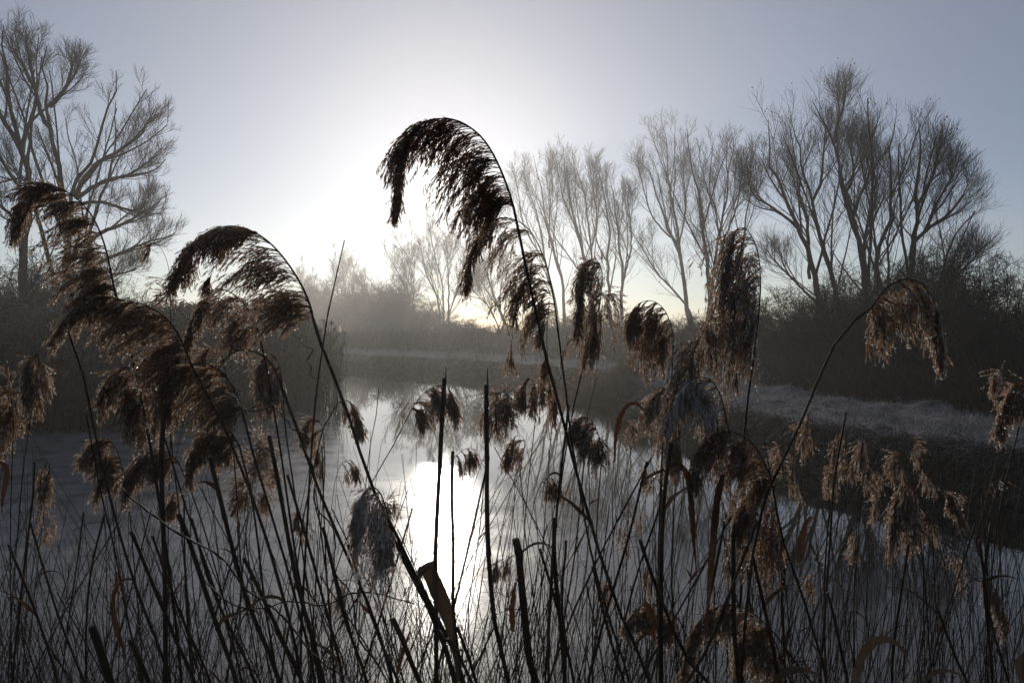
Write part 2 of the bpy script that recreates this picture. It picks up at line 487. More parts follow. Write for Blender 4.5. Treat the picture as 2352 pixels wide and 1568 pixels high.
# the great willow on the near left
tree('willow_tree', 'tallest bare willow with a thick trunk and wide crooked limbs above the reed bed', 'tree', None, 18.0, [
    (.24, [(54, 775), (54, 680), (57, 520), (67, 430), (64, 386), (50, 343), (34, 302), (25, 218), (18, 151), (3, 91), (14, 40), (26, 8)]),
    (.12, [(52, 350), (25, 302), (0, 262), (-30, 190), (-50, 100)]),
    (.10, [(52, 345), (58, 305), (67, 285), (81, 242), (84, 215), (67, 178), (44, 134), (27, 107), (32, 60)]),
    (.22, [(150, 775), (150, 600), (148, 500), (140, 430), (134, 403), (124, 336), (111, 252), (104, 168), (101, 144), (110, 100), (118, 58)]),
    (.09, [(112, 290), (96, 270), (84, 215), (70, 150), (60, 90), (66, 45)]),
    (.10, [(114, 245), (148, 208), (161, 168), (175, 131), (188, 128)]),
    (.14, [(158, 775), (162, 520), (168, 437), (202, 386), (218, 363), (218, 336), (235, 286), (252, 249), (269, 202), (265, 151), (254, 115)]),
    (.11, [(170, 450), (215, 383), (255, 356), (296, 333), (326, 306), (336, 286), (356, 265), (390, 255)]),
    (.09, [(175, 456), (235, 417), (302, 403), (336, 397), (370, 380), (388, 352)]),
    (.12, [(190, 775), (205, 560), (215, 497), (235, 454), (255, 386), (262, 319), (262, 252), (278, 190)]),
    (.08, [(176, 470), (232, 464), (302, 484), (386, 494)]),
    (.09, [(200, 560), (228, 537), (282, 514), (323, 490), (353, 473), (382, 448)]),
    (.08, [(205, 620), (259, 588), (286, 578), (336, 557), (386, 544), (408, 537)]),
    (.07, [(200, 660), (259, 631), (292, 625), (323, 611)]),
    (.07, [(150, 500), (110, 440), (40, 410), (0, 420), (-50, 400)]),
    (.07, [(56, 560), (30, 500), (0, 470), (-40, 430)]),
], 1, n1=14, n2=7, n3=6, ang=(25, 58), up=.07, r3=.0026, spread=.2, l1=.34, rs=.68, rr=1.3)

tree('willow_tree', 'bare willow with upright limbs rising out of the dark thicket, first of three', 'tree', WT, 25.5, [
    (.2, [(1925, 870), (1900, 760), (1868, 623), (1858, 572), (1831, 518), (1811, 471), (1790, 421), (1770, 384), (1770, 320), (1764, 270), (1764, 236)]),
    (.16, [(1935, 870), (1930, 740), (1915, 650), (1895, 589), (1878, 532), (1868, 482), (1864, 455), (1848, 404), (1838, 344), (1821, 297), (1811, 236)]),
    (.08, [(1866, 462), (1885, 418), (1891, 357), (1895, 303), (1890, 260)]),
    (.08, [(1835, 525), (1824, 515), (1777, 478), (1737, 455), (1723, 424), (1716, 380)]),
    (.09, [(1860, 640), (1858, 586), (1854, 512), (1841, 455), (1831, 387), (1800, 330)]),
    (.07, [(1880, 700), (1830, 650), (1780, 600), (1750, 560)]),
], 2, n1=15, n2=7, n3=6, leaves=90)
tree('willow_tree', 'tall bare willow with the highest forked top over the dark thicket', 'tree', WT, 24.5, [
    (.22, [(1995, 875), (1993, 780), (1989, 686), (1979, 589), (1962, 515), (1945, 461), (1928, 397), (1915, 320), (1891, 280), (1868, 236), (1866, 196)]),
    (.10, [(1917, 330), (1920, 300), (1932, 263), (1942, 219), (1942, 182)]),
    (.16, [(2010, 875), (2014, 760), (2016, 650), (2016, 572), (2043, 522), (2046, 455), (2043, 371), (2053, 297), (2063, 236)]),
    (.10, [(1990, 640), (1985, 552), (2009, 471), (2009, 404), (2006, 357), (2002, 303)]),
    (.08, [(1958, 505), (1975, 450), (1995, 400), (1985, 340), (1990, 290)]),
    (.08, [(1940, 450), (1960, 400), (1955, 340), (1965, 290)]),
], 3, n1=15, n2=7, n3=6, leaves=110)
tree('willow_tree', 'wide bare willow leaning out beside the lone dark bush', 'tree', WT, 23.0, [
    (.2, [(2075, 885), (2085, 760), (2093, 623), (2100, 555), (2103, 471), (2106, 421), (2113, 371), (2113, 310), (2103, 253)]),
    (.11, [(2092, 600), (2100, 558), (2133, 525), (2177, 492), (2207, 455), (2231, 411)]),
    (.12, [(2110, 885), (2140, 720), (2167, 623), (2180, 572), (2200, 532), (2234, 492), (2262, 475)]),
    (.08, [(2060, 800), (2045, 660), (2040, 560), (2060, 480), (2068, 400), (2075, 330)]),
    (.08, [(2150, 700), (2190, 640), (2230, 600), (2262, 560)]),
    (.08, [(2103, 480), (2130, 430), (2150, 380), (2160, 330)]),
    (.07, [(2130, 528), (2150, 470), (2180, 420), (2195, 370)]),
], 4, n1=15, n2=7, n3=6, leaves=60)
tree('willow_tree', 'misty bare willow with a long limb leaning over the gap', 'tree', WT, 49.0, [
    (.26, [(1606, 815), (1590, 760), (1575, 690), (1561, 582), (1537, 535), (1524, 488), (1504, 434), (1487, 387), (1453, 367), (1434, 335)]),
    (.15, [(1561, 590), (1554, 515), (1537, 427), (1531, 327), (1514, 262)]),
    (.13, [(1600, 800), (1585, 720), (1561, 683), (1517, 636), (1477, 575), (1433, 505), (1418, 480)]),
    (.09, [(1540, 545), (1500, 500), (1480, 440), (1470, 390), (1462, 330)]),
    (.09, [(1560, 560), (1575, 480), (1570, 400), (1560, 330)]),
], 5, n1=15, n2=7, n3=6, r3=.0048, leaves=70)
tree('willow_tree', 'misty bare willow with a fan of straight upright trunks', 'tree', WT, 38.5, [
    (.22, [(1640, 820), (1632, 740), (1629, 673), (1622, 589), (1612, 488), (1596, 404), (1582, 337), (1575, 263)]),
    (.18, [(1645, 820), (1635, 740), (1633, 673), (1646, 572), (1663, 488), (1673, 431), (1670, 357), (1666, 290)]),
    (.14, [(1665, 820), (1663, 650), (1660, 572), (1639, 465), (1629, 421), (1636, 354), (1639, 297)]),
    (.12, [(1690, 820), (1700, 650), (1713, 505), (1727, 438), (1723, 371), (1730, 313)]),
    (.08, [(1660, 560), (1690, 480), (1700, 420), (1692, 350)]),
], 6, n1=15, n2=7, n3=6, r3=.0048, leaves=70)
tree('willow_tree', 'pale bare willow with tall thin trunks, behind the tallest reed plume', 'tree', WT, 52.0, [
    (.2, [(1285, 812), (1280, 740), (1269, 663), (1252, 595), (1242, 528), (1222, 461), (1202, 394), (1195, 343)]),
    (.2, [(1298, 812), (1296, 753), (1292, 646), (1269, 562), (1252, 495), (1242, 427), (1228, 377), (1222, 327)]),
    (.1, [(1262, 570), (1262, 500), (1268, 420), (1256, 350)]),
    (.1, [(1250, 600), (1205, 520), (1190, 440), (1178, 370)]),
], 7, n1=16, n2=7, n3=6, r3=.006)
tree('willow_tree', 'pale bare willow with a cluster of upright crowns and few leaves', 'tree', WT, 50.5, [
    (.24, [(1358, 815), (1355, 700), (1343, 595), (1329, 528), (1309, 461), (1299, 394), (1289, 310)]),
    (.18, [(1364, 815), (1362, 680), (1359, 579), (1349, 511), (1343, 444), (1326, 394), (1312, 343)]),
    (.12, [(1345, 600), (1320, 520), (1290, 440), (1276, 360)]),
    (.1, [(1358, 580), (1370, 500), (1360, 420), (1348, 350)]),
], 8, n1=16, n2=7, n3=6, r3=.006, leaves=60)
tree('willow_tree', 'pale narrow bare willow at the end of the row before the gap', 'tree', WT, 49.0, [
    (.2, [(1405, 818), (1400, 700), (1396, 612), (1400, 528), (1390, 461), (1376, 394), (1363, 343)]),
    (.2, [(1428, 818), (1427, 730), (1430, 629), (1420, 545), (1410, 461), (1393, 377)]),
    (.1, [(1430, 650), (1450, 560), (1445, 480), (1432, 410)]),
], 9, n1=15, n2=7, n3=6, r3=.006)
tree('willow_tree', 'pale leaning willow with low bare arching branches over the far bank', 'tree', WT, 58.0, [
    (.24, [(1185, 808), (1178, 780), (1165, 753), (1141, 696), (1124, 646), (1107, 595), (1100, 562)]),
    (.1, [(1160, 745), (1120, 700), (1080, 680), (1040, 672)]),
    (.1, [(1150, 715), (1165, 650), (1160, 590), (1170, 540)]),
    (.08, [(1140, 700), (1100, 640), (1070, 610)]),
], 10, n1=16, n2=8, n3=7, r3=.009, up=.06)
tree('willow_tree', 'faint misty willow standing under the sun, with several thin trunks', 'tree', WT, 74.0, [
    (.2, [(1003, 802), (1008, 760), (1010, 730), (1003, 680), (980, 629), (963, 562), (939, 511)]),
    (.2, [(1020, 802), (1018, 750), (1017, 663), (1000, 595), (986, 528), (973, 478)]),
    (.2, [(1032, 802), (1030, 747), (1030, 663), (1027, 579), (1017, 511)]),
    (.14, [(1010, 740), (1045, 680), (1058, 600), (1050, 540)]),
], 11, n1=17, n2=8, n3=7, r3=.011)
tree('willow_tree', 'faint misty willow with a forked spreading crown, beside the far bushes', 'tree', WT, 77.0, [
    (.2, [(945, 800), (943, 770), (939, 730), (929, 663), (912, 622), (889, 582), (882, 560)]),
    (.14, [(940, 740), (950, 680), (945, 620), (930, 560)]),
    (.12, [(930, 800), (915, 740), (890, 690), (866, 660)]),
], 12, n1=17, n2=8, n3=7, r3=.011)
for k_, (lab, limbs) in enumerate([
    ('faintest slender tree with the tallest misty top, above the far bushes', [(.22, [(775, 800), (778, 700), (772, 620), (768, 562)]), (.12, [(778, 700), (790, 640), (786, 580)])]),
    ('faint slender tree with a rounded misty top, above the far bushes', [(.2, [(822, 800), (822, 720), (818, 650), (822, 600)]), (.12, [(822, 720), (808, 660), (806, 620)])]),
    ('faint low slender tree beside the drooping plume stem', [(.16, [(703, 800), (702, 700), (698, 640), (694, 596)]), (.1, [(703, 720), (715, 660), (718, 630)])])]):
    tree('slender_tree', lab, 'tree', 'faint slender trees in the mist', 104.0 + k_ * 3, limbs, 20 + k_, n1=15, n2=7, n3=6, r3=.014, ang=(18, 36))

# --- bushes: three moulds, copied
def bush_mesh(seed, n0=34, n1=9, n2=8, n3=5, H=3.2, W=1.9, r=.006):
    rng = np.random.default_rng(seed)
    a = rng.random(n0) * 6.283; s = rng.random(n0) ** .6
    P0 = np.stack([np.cos(a) * s * W * .35, np.sin(a) * s * W * .35, np.full(n0, -.15)], 1)
    D = np.stack([np.cos(a) * s * .9, np.sin(a) * s * .9, np.ones(n0) * 1.0], 1)
    L = H * rng.uniform(.55, 1.05, n0)
    G = Geo()
    B0 = grow(P0, D, L, 8, (0, 0, 1), .03, .13, rng)
    V, q = tubes(B0, (.028 * rng.uniform(.6, 1.3, n0))[:, None] * np.linspace(1, .25, 9), 4, rng=rng); G.add(V, q)
    p, d, t, pi = branch_from(B0, n1, (.08, 1), (28, 75), rng, up=.05)
    L1 = L[pi] * .34 * (1.2 - t) * rng.uniform(.6, 1.3, len(p)) + .2
    B1 = grow(p, d, L1, 5, (0, 0, 1), .04, .16, rng)
    V, q = tubes(B1, np.broadcast_to(.011 * np.linspace(1, .5, 6), (len(p), 6)), 3, rng=rng); G.add(V, q)
    p, d, t, pi = branch_from(B1, n2, (.05, 1), (28, 75), rng, up=.05)
    L2 = L1[pi] * .5 * rng.uniform(.6, 1.3, len(p)) + .1
    B2 = grow(p, d, L2, 3, (0, 0, 1), .03, .2, rng)
    V, q = tubes(B2, np.broadcast_to(r * np.linspace(1, .7, 4), (len(p), 4)), 3, rng=rng); G.add(V, q)
    p, d, t, pi = branch_from(B2, n3, (.1, 1), (28, 75), rng)
    B3 = grow(p, d, rng.uniform(.08, .26, len(p)), 2, (0, 0, 1), .03, .2, rng)
    V, q = tubes(B3, np.broadcast_to(r * .75 * np.array([1, .9, .7]), (len(p), 3)), 3, rng=rng); G.add(V, q)
    o = G.build('bush', [M_thorn])
    me = o.data; bpy.data.objects.remove(o)
    return me
moulds = [bush_mesh(31), bush_mesh(32, H=3.0, W=2.3), bush_mesh(33, n0=40, H=3.4, W=1.6)]
brng = np.random.default_rng(5)
def bush(px, ytop, Y, wpx, label, group, k, dense=1):
    b = at(px, 800, Y); x = b[0]
    gz = ground_z(x, Y)
    top = at(px, ytop, Y)[2]
    h = (top - gz) / 2.75; w = wpx / F * Y / 3.0
    o = bpy.data.objects.new('bush', moulds[k % 3]); S.collection.objects.link(o)
    o.location = (x, Y, gz); o.scale = (w, (w + h) * .5, h); o.rotation_euler = (0, 0, brng.random() * 6.28)
    tag(o, label, 'bush', group)
    return o
BG = 'leafless bushes of the dark thicket'
D_ = [
    (2345, 598, 16.0, 230, 'lone dark bush with a high rounded top at the edge of the picture', None),
    (2300, 720, 11.6, 230, 'low dark scrub in front of the lone rounded bush', BG),
    (2170, 640, 16.5, 210, 'dark bush under the widest willow', BG),
    (2060, 690, 14.5, 230, 'low dark bush under the willow with the highest top', BG),
    (1960, 650, 18.5, 220, 'dark bush between the trunks of the first two dark willows', BG),
    (1860, 690, 18.0, 210, 'dark bush just past the first dark willow trunk', BG),
    (1770, 700, 20.5, 200, 'dark bush behind the drooping frosty plume with the tall stem', BG),
    (2210, 745, 13.0, 200, 'lowest dark bush between the widest willow and the lone bush', BG),
    (2120, 600, 23.5, 210, 'tallest bush of the thicket, behind the widest willow', BG),
    (2010, 620, 24.5, 210, 'tall bush of the thicket behind the willow with the highest top', BG),
    (1690, 720, 23.0, 180, 'greyer bush where the dark thicket fades into mist', BG),
    (1620, 735, 26.0, 170, 'grey bush at the foot of the fan of upright trunks', 'misty bushes along the bank'),
    (1530, 735, 28.0, 170, 'grey bush under the long leaning willow limb', 'misty bushes along the bank'),
    (1450, 730, 31.0, 160, 'grey bush under the gap between the willows', 'misty bushes along the bank'),
    (1370, 725, 34.0, 160, 'grey bush at the foot of the cluster of pale willow crowns', 'misty bushes along the bank'),
    (1290, 720, 38.0, 150, 'grey bush at the foot of the willow behind the tallest plume', 'misty bushes along the bank'),
    (1215, 740, 42.0, 120, 'pale bush beside the leaning willow trunk', 'misty bushes along the bank'),
    (1100, 752, 50.0, 120, 'pale low bush under the arching willow branches', 'misty bushes along the bank'),
    (1055, 738, 56.0, 110, 'pale bush just past the thin trunks under the sun', 'misty bushes along the bank'),
    (985, 712, 62.0, 120, 'pale bush at the foot of the thin trunks under the sun', 'misty bushes along the bank'),
    (915, 678, 68.0, 150, 'pale bush at the foot of the forked misty willow', 'misty bushes along the bank'),
    (855, 650, 74.0, 160, 'broad pale bush, highest of the far misty bushes', 'misty bushes along the bank'),
    (790, 655, 80.0, 150, 'broad pale bush under the faint slender trees', 'misty bushes along the bank'),
    (725, 660, 84.0, 150, 'pale bush rising beyond the end of the reed bed', 'misty bushes along the bank'),
    (660, 690, 88.0, 140, 'pale bush half hidden by the arching reed plume', 'misty bushes along the bank'),
    (20, 560, 19.0, 200, 'dark bush beside the trunk of the tallest willow', 'dark bushes round the tallest willow'),
    (110, 640, 19.5, 170, 'dark bush between the two thick trunks of the tallest willow', 'dark bushes round the tallest willow'),
    (215, 650, 20.0, 170, 'dark bush under the low outer limbs of the tallest willow', 'dark bushes round the tallest willow'),
    (285, 700, 21.0, 110, 'small dark bush past the low limbs, before the gap to the reeds', 'dark bushes round the tallest willow'),
]
for k, (px, yt, Y_, w, lab, gr) in enumerate(D_):
    bush(px, yt, Y_, w, lab, gr, k)
# ------------------------------------------------------------------ grass of the far bank, reed bed, undergrowth
def blades(name, P, D, L, W, k, bend, rng, mats, sides=3, taper=.2, parent=None, wig=.05, m=None, kind='stuff', label=None, cat=None):
    B = grow(P, D, L, k, (0, 0, -1), bend, wig, rng)
    t = np.linspace(1, taper, k + 1)
    V, q = tubes(B, W[:, None] * t, sides, rng=rng)
    if m is None: mi = 0
    else: mi = np.repeat(m, k * sides)
    G = Geo(); G.add(V, q, m=mi)
    o = G.build(name, mats, parent)
    tag(o, label, cat, kind=kind)
    return o

M_frost = mat_simple('frosted_grass', (.38, .37, .37), (.75, .73, .73), rough=.9, scale=7, spec=.1, trans=.4)
M_dead = mat_simple('dead_grass', (.06, .045, .03), (.15, .12, .09), rough=.95, scale=6, spec=.05, trans=.2)
M_dark = mat_simple('dead_stems', (.014, .011, .009), (.04, .031, .023), rough=.95, scale=4, spec=.05)
gr = np.random.default_rng(77)
def scatter(n, x0, x1, y0, y1, dlo, dhi, power=1.0):
    """random spots on land whose distance to the water lies between dlo and dhi; denser near the camera"""
    out = []
    tot = 0
    while tot < n:
        u = gr.random(n * 3)
        y = y0 + (y1 - y0) * u ** power
        x = x0 + (x1 - x0) * gr.random(n * 3)
        z, d = land_height(x[None], y[None])
        z, d = z[0], d[0]
        ok = (d > dlo) & (d < dhi)
        out.append(np.stack([x, y, z], 1)[ok]); tot += ok.sum()
        if ok.sum() < 10: break
    return np.concatenate(out)[:n]

# short frosted turf on the flat top of the bank
P = scatter(90000, 1.0, 9, 5.5, 20, .25, 5.5, 1.5)
P = P[P[:, 0] > np.interp(P[:, 1], [5, 13, 20], [3, 1.4, -1])]
n = len(P)
clump = fbm(P[:, 0] * 1.7, P[:, 1] * 1.7, 51, 3) + .5
D = np.stack([gr.normal(size=n) * .8, gr.normal(size=n) * .8, np.full(n, .8)], 1)
blades('grass', P - [0, 0, .01], D, gr.uniform(.04, .14, n) * (.35 + 1.4 * clump), np.full(n, .0032), 2, .35, gr, [M_frost, M_dead], m=(gr.random(n) < .3).astype(int))
P = scatter(45000, -12, 6, 15, 45, .1, 5.5, 1.6)
P = P[P[:, 0] > np.interp(P[:, 1], [13, 20, 28, 50], [-1.2, -5, -11, -40])]
n = len(P)
D = np.stack([gr.normal(size=n) * .7, gr.normal(size=n) * .7, np.full(n, .8)], 1)
blades('grass', P - [0, 0, .01], D, gr.uniform(.06, .2, n), np.full(n, .007), 2, .3, gr, [M_frost, M_dead], m=(gr.random(n) < .12).astype(int))
# long dead grass that hangs down the steep face of the bank
P = scatter(42000, .5, 7, 5.2, 20, -.05, .55, 1.4)
P = P[P[:, 0] > np.interp(P[:, 1], [5, 13, 20], [3, 1.2, -1.5])]
n = len(P)
D = np.stack([-.6 + gr.normal(size=n) * .5, -.25 + gr.normal(size=n) * .5, np.full(n, .75)], 1)
blades('grass', P - [0, 0, .02], D, gr.uniform(.08, .28, n), np.full(n, .0026), 4, .5, gr, [M_dead, M_dark, M_frost], m=gr.choice([0, 1, 2], n, p=[.42, .5, .08]))
P = scatter(26000, -9, 3, 16, 32, -.05, .5, 1.4)
P = P[P[:, 0] > np.interp(P[:, 1], [13, 20, 28, 50], [-1.2, -4, -10, -40])]
n = len(P)
D = np.stack([-.4 + gr.normal(size=n) * .5, -.35 + gr.normal(size=n) * .5, np.full(n, .75)], 1)
blades('grass', P - [0, 0, .02], D, gr.uniform(.07, .2, n), np.full(n, .005), 3, .5, gr, [M_dead, M_dark, M_frost], m=gr.choice([0, 1, 2], n, p=[.45, .45, .1]))
# undergrowth at the foot of the thicket
P = scatter(60000, 1, 16, 7, 26, 2.75, 8.0, 1.2)
P = P[P[:, 0] > np.interp(P[:, 1], [7, 13, 20, 30], [5.0, 3.6, 2.2, -2])]
n = len(P)
D = np.stack([gr.normal(size=n) * .5, gr.normal(size=n) * .5, np.ones(n)], 1)
L = gr.uniform(.2, 1.0, n) * (.25 + 1.6 * np.clip(fbm(P[:, 0] * .8, P[:, 1] * .8, 8, 3) + .45, 0, 1) ** 1.5)
blades('undergrowth', P - [0, 0, .03], D, L, np.full(n, .0045), 4, .1, gr, [M_dark, M_dead], wig=.14, m=(gr.random(n) < .12).astype(int))
P = scatter(40000, -30, 8, 19, 95, 3.6, 12, 1.2)
P = P[P[:, 0] > np.interp(P[:, 1], [20, 28, 50, 100], [-1, -7, -26, -90])]
n = len(P)
D = np.stack([gr.normal(size=n) * .5, gr.normal(size=n) * .5, np.ones(n)], 1)
blades('undergrowth', P - [0, 0, .03], D, gr.uniform(.3, 1.3, n), np.full(n, .011), 3, .1, gr, [M_dark, M_dead], wig=.14, m=(gr.random(n) < .2).astype(int))

# tawny tussock at the water's edge below the willows
tw = at(1368, 905, 15.6)
n = 4200
a = gr.random(n) * 6.283; rr_ = gr.random(n) ** .5
P = np.stack([tw[0] + .1 + np.cos(a) * rr_ * .75, 15.6 + np.sin(a) * rr_ * .5, np.full(n, .02)], 1)
P[:, 2] = land_height(P[None, :, 0], P[None, :, 1])[0][0]
D = np.stack([np.cos(a) * rr_ * .7 - .1, np.sin(a) * rr_ * .7 - .2, np.ones(n) * 1.0], 1)
M_tawny = mat_simple('tawny_sedge', (.17, .11, .06), (.36, .25, .14), rough=.95, scale=5, trans=.35)
o = blades('sedge_tussock', P, D, gr.uniform(.3, .8, n), np.full(n, .004), 4, .16, gr, [M_tawny], kind='thing', label='tawny tussock of sedge at the foot of the far bank by the water', cat='tussock')
o['kind'] = 'thing'

# the dense reed bed on the near side of the bend
M_reedbed = mat_simple('reed_bed_stem', (.025, .018, .012), (.085, .062, .042), rough=.9, scale=3, spec=.05, trans=.12)
M_reedtop = mat_simple('reed_bed_plume', (.10, .075, .055), (.22, .18, .15), rough=.95, scale=8, spec=.05, trans=.45)
def reed_bed(n, x0, x1, y0, y1, hmin, hmax, w, dmin, dmax, lean=-.05):
    P = scatter(n, x0, x1, y0, y1, dmin, dmax, 1.2)
    P = P[P[:, 0] < np.interp(P[:, 1], [9, 13, 16, 20, 30], [-2.5, -2.5, -2.5, -4, -10])]
    n = len(P); P[:, 2] = np.maximum(P[:, 2] - .02, -.1)
    D = np.stack([lean + gr.normal(size=n) * .1, gr.normal(size=n) * .1, np.ones(n)], 1)
    hh = (hmin + (hmax - hmin) * gr.random(n)) * (.82 + .42 * (fbm(P[:, 0] * .8, P[:, 1] * .8, 61, 3) + .4))
    B = grow(P, D, hh, 5, (-1, 0, -.2), .02, .025, gr)
    G = Geo()
    V, q = tubes(B, np.full(n, w)[:, None] * np.linspace(1, .6, 6), 3, rng=gr); G.add(V, q, m=0)
    # drooping small plumes on a part of them
    k = gr.random(n) < .3
    p = B[k][:, -1]; m_ = len(p)
    for rep in range(5):
        L = gr.uniform(.08, .18, m_)
        A = grow(p - [0, 0, .0], np.stack([-.5 + gr.normal(size=m_) * .35, gr.normal(size=m_) * .4, .5 + gr.normal(size=m_) * .5], 1), L, 4, (-.2, 0, -1), .45, .08, gr)
        R = np.array([.25, 1, 1.1, .8, .15]) * w * 2.1
        V, q = tubes(A, np.broadcast_to(R, (m_, 5)), 3, rng=gr); G.add(V, q, m=1)
    # dry leaf blades
    s = gr.random(n) < .6
    b = B[s][:, 2 + gr.integers(0, 2)]
    A = grow(b, np.stack([gr.normal(size=len(b)), gr.normal(size=len(b)), np.full(len(b), 1.)], 1), gr.uniform(.15, .4, len(b)), 3, (0, 0, -1), .35, .05, gr)
    V, q = tubes(A, np.broadcast_to(np.array([.6, 1, .7, .1]) * w * 1.1, (len(b), 4)), 3, rng=gr); G.add(V, q, m=0)
    o = G.build('reed_bed', [M_reedbed, M_reedtop])
    tag(o, kind='stuff')
reed_bed(17000, -17, -2.6, 10.2, 22, 1.0, 1.75, .0042, -.25, 3.8)
reed_bed(5000, -40, -3.4, 15, 34, 1.2, 1.75, .007, -.2, 12)
# ------------------------------------------------------------------ the reeds close to the camera
M_stem = mat_simple('reed_stem', (.018, .012, .008), (.055, .036, .022), rough=.7, scale=30, spec=.2, stretch=(1, 1, .25), bump=.3, bscale=160)
M_plume = mat_simple('reed_plume', (.04, .026, .018), (.11, .072, .05), rough=.9, scale=45, spec=.1, trans=.52, tcol=(.54, .34, .21))
M_plume2 = mat_simple('reed_plume_pale', (.10, .07, .05), (.24, .18, .13), rough=.9, scale=45, spec=.1, trans=.52, tcol=(.70, .50, .34))
M_hoar = mat_simple('hoar_frost', (.62, .61, .62), (.85, .83, .82), rough=.6, scale=60, spec=.4, trans=.6)
M_straw = mat_simple('dead_leaf_blade', (.03, .017, .011), (.07, .04, .024), rough=.85, scale=20, spec=.15, stretch=(1, 1, .2), trans=.25, tcol=(.085, .036, .018))
M_sheath = mat_simple('leaf_sheath', (.05, .035, .022), (.13, .09, .06), rough=.85, scale=30, spec=.1, stretch=(1, 1, .2), trans=.2, tcol=(.08, .045, .026))
m, t, N, L = new_mat('ice_bead')
o = N('ShaderNodeOutputMaterial'); g1 = N('ShaderNodeBsdfGlossy'); g1.inputs['Roughness'].default_value = .25
t1 = N('ShaderNodeBsdfTranslucent'); t1.inputs['Color'].default_value = (.95, .92, .88, 1)
mx = N('ShaderNodeMixShader'); mx.inputs[0].default_value = .7
L(g1.outputs[0], mx.inputs[1]); L(t1.outputs[0], mx.inputs[2]); L(mx.outputs[0], o.inputs['Surface'])
M_bead = m
PM = [M_plume, M_plume2, M_hoar, M_bead, M_stem]


def beads(G, P, r, m, rng):
    """flat hoar crystals: two thin diamonds that cross"""
    n = len(P)
    if not n: return
    A = nz(rng.normal(size=(n, 3))); B = nz(np.cross(A, rng.normal(size=(n, 3)))); C = np.cross(A, B)
    q = (np.asarray(r) * np.ones(n))[:, None] * 1.15
    V = np.stack([P + A * q, P + B * q, P - A * q, P - B * q, P + C * q, P - C * q], 1)
    f = np.array([[0, 1, 2], [0, 2, 3], [0, 4, 2], [0, 2, 5]])
    G.add(V, tris=(np.arange(n)[:, None, None] * 6 + f[None]).reshape(-1, 3), m=m)

def spikelets(G, P, D, L, R, mats, rng):
    """each spikelet: two thin folded bracts from P along D"""
    n = len(P)
    D = nz(D); r = rng.normal(size=(n, 3)); U = nz(np.cross(D, r)); W = np.cross(D, U)
    mid = P + D * (L * .36)[:, None]; tip = P + D * L[:, None]
    Rr = R[:, None]
    V = np.stack([P, mid + U * Rr + W * Rr * .35, mid - U * Rr + W * Rr * .35, tip,
                  mid + W * Rr * .9 - U * Rr * .3, mid - W * Rr * .9 - U * Rr * .3, tip + (U + W) * Rr * .6], 1)
    f = np.array([[0, 1, 3], [0, 3, 2], [0, 4, 6], [0, 6, 5]])
    G.add(V, tris=(np.arange(n)[:, None, None] * 7 + f[None]).reshape(-1, 3), m=np.repeat(mats, 4))

def plume(G, rach, L, side, n, sub, spk, frost, pale, rng, scale=1.0, droop=.2, start=.55, tipL=.3, beadn=.07, prof=.12, depth=.28, fat=1.0, tpow=1.35):
    """one feathery flower head: branches leave the rachis, sweep to one side and hang"""
    k = len(rach)
    nw = max(4, n // 8); wid = np.sort(rng.integers(0, nw, n))
    tw = .985 * ((np.arange(nw) + .2 + .6 * rng.random(nw)) / nw) ** tpow
    t = np.clip(tw[wid] + rng.normal(size=n) * .011, 0, .985)
    wdir = rng.normal(size=(nw, 3)) * np.array([.10, depth * .6, .09]); wlen = rng.uniform(.75, 1.15, nw)
    f = t * (k - 1); i = np.minimum(f.astype(int), k - 2); fr = (f - i)[:, None]
    p = rach[i] * (1 - fr) + rach[i + 1] * fr
    tg = nz(rach[i + 1] - rach[i])
    lp = np.interp(t, [0, prof, .5, 1], [.7, 1, .8, tipL])
    Lb = L * lp * rng.uniform(.22, 1.1, n) ** .8 * wlen[wid]
    sd = np.asarray(side, float)
    st_ = (start + (.92 - start) * t ** 1.3)[:, None]
    d0 = nz(tg * st_ + sd * (1 - st_) * .9 + wdir[wid] + rng.normal(size=(n, 3)) * np.array([.10, depth * .7, .10]) * (.6 if depth < .2 else 1))
    K = 8
    B = grow(p, d0, Lb, K, np.array([0, 0, -1.]), droop * rng.uniform(.7, 1.35, n), .045, rng)
    V, q = tubes(B, np.broadcast_to(np.linspace(.00062, .0003, K + 1) * scale, (n, K + 1)), 3, rng=rng)
    G.add(V, q, m=0)
    # branchlets
    bp, bd, bt, bi = branch_from(B, sub, (.03, 1.0), (5, 24), rng)
    bL = (.010 + .026 * (1 - bt * .6)) * scale * rng.uniform(.6, 1.3, len(bp))
    C = grow(bp, bd, bL, 3, np.array([0, 0, -1.]), .16, .09, rng)
    nb = len(bp)
    # spikelets along the branchlets
    tt = rng.random((nb, spk)) * .95 + .1
    ff = np.minimum(tt * 3, 2.999); ii = ff.astype(int); fz = (ff - ii)[..., None]
    a = np.arange(nb)[:, None]
    sp = (C[a, ii] * (1 - fz) + C[a, ii + 1] * fz).reshape(-1, 3)
    st = nz(C[a, ii + 1] - C[a, ii]).reshape(-1, 3)
    sdn = st + rng.normal(size=st.shape) * .15 + np.array([0, 0, -.16])
    ns = len(sp)
    beadn = beadn * 1.5
    mats = np.where(rng.random(ns) < pale, 1, 0)
    # hoar frost gathers on some branches and on the upper edge of the head
    up = (sp[:, 2] - sp[:, 2].min()) / max(1e-6, np.ptp(sp[:, 2]))
    fb = rng.random(n)[np.repeat(bi, spk)]
    mats = np.where(rng.random(ns) < frost * (.35 + 1.3 * (fb < .35)) * (.5 + up), 2, mats)
    spikelets(G, sp, sdn, rng.uniform(.006, .0125, ns) * scale, rng.uniform(.00045, .00085, ns) * scale * fat, mats, rng)
    e = rng.random(ns) < beadn
    beads(G, sp[e] + nz(sdn[e]) * .01 * scale, rng.uniform(.0009, .0017, e.sum()) * scale ** .5, 3, rng)
    return B

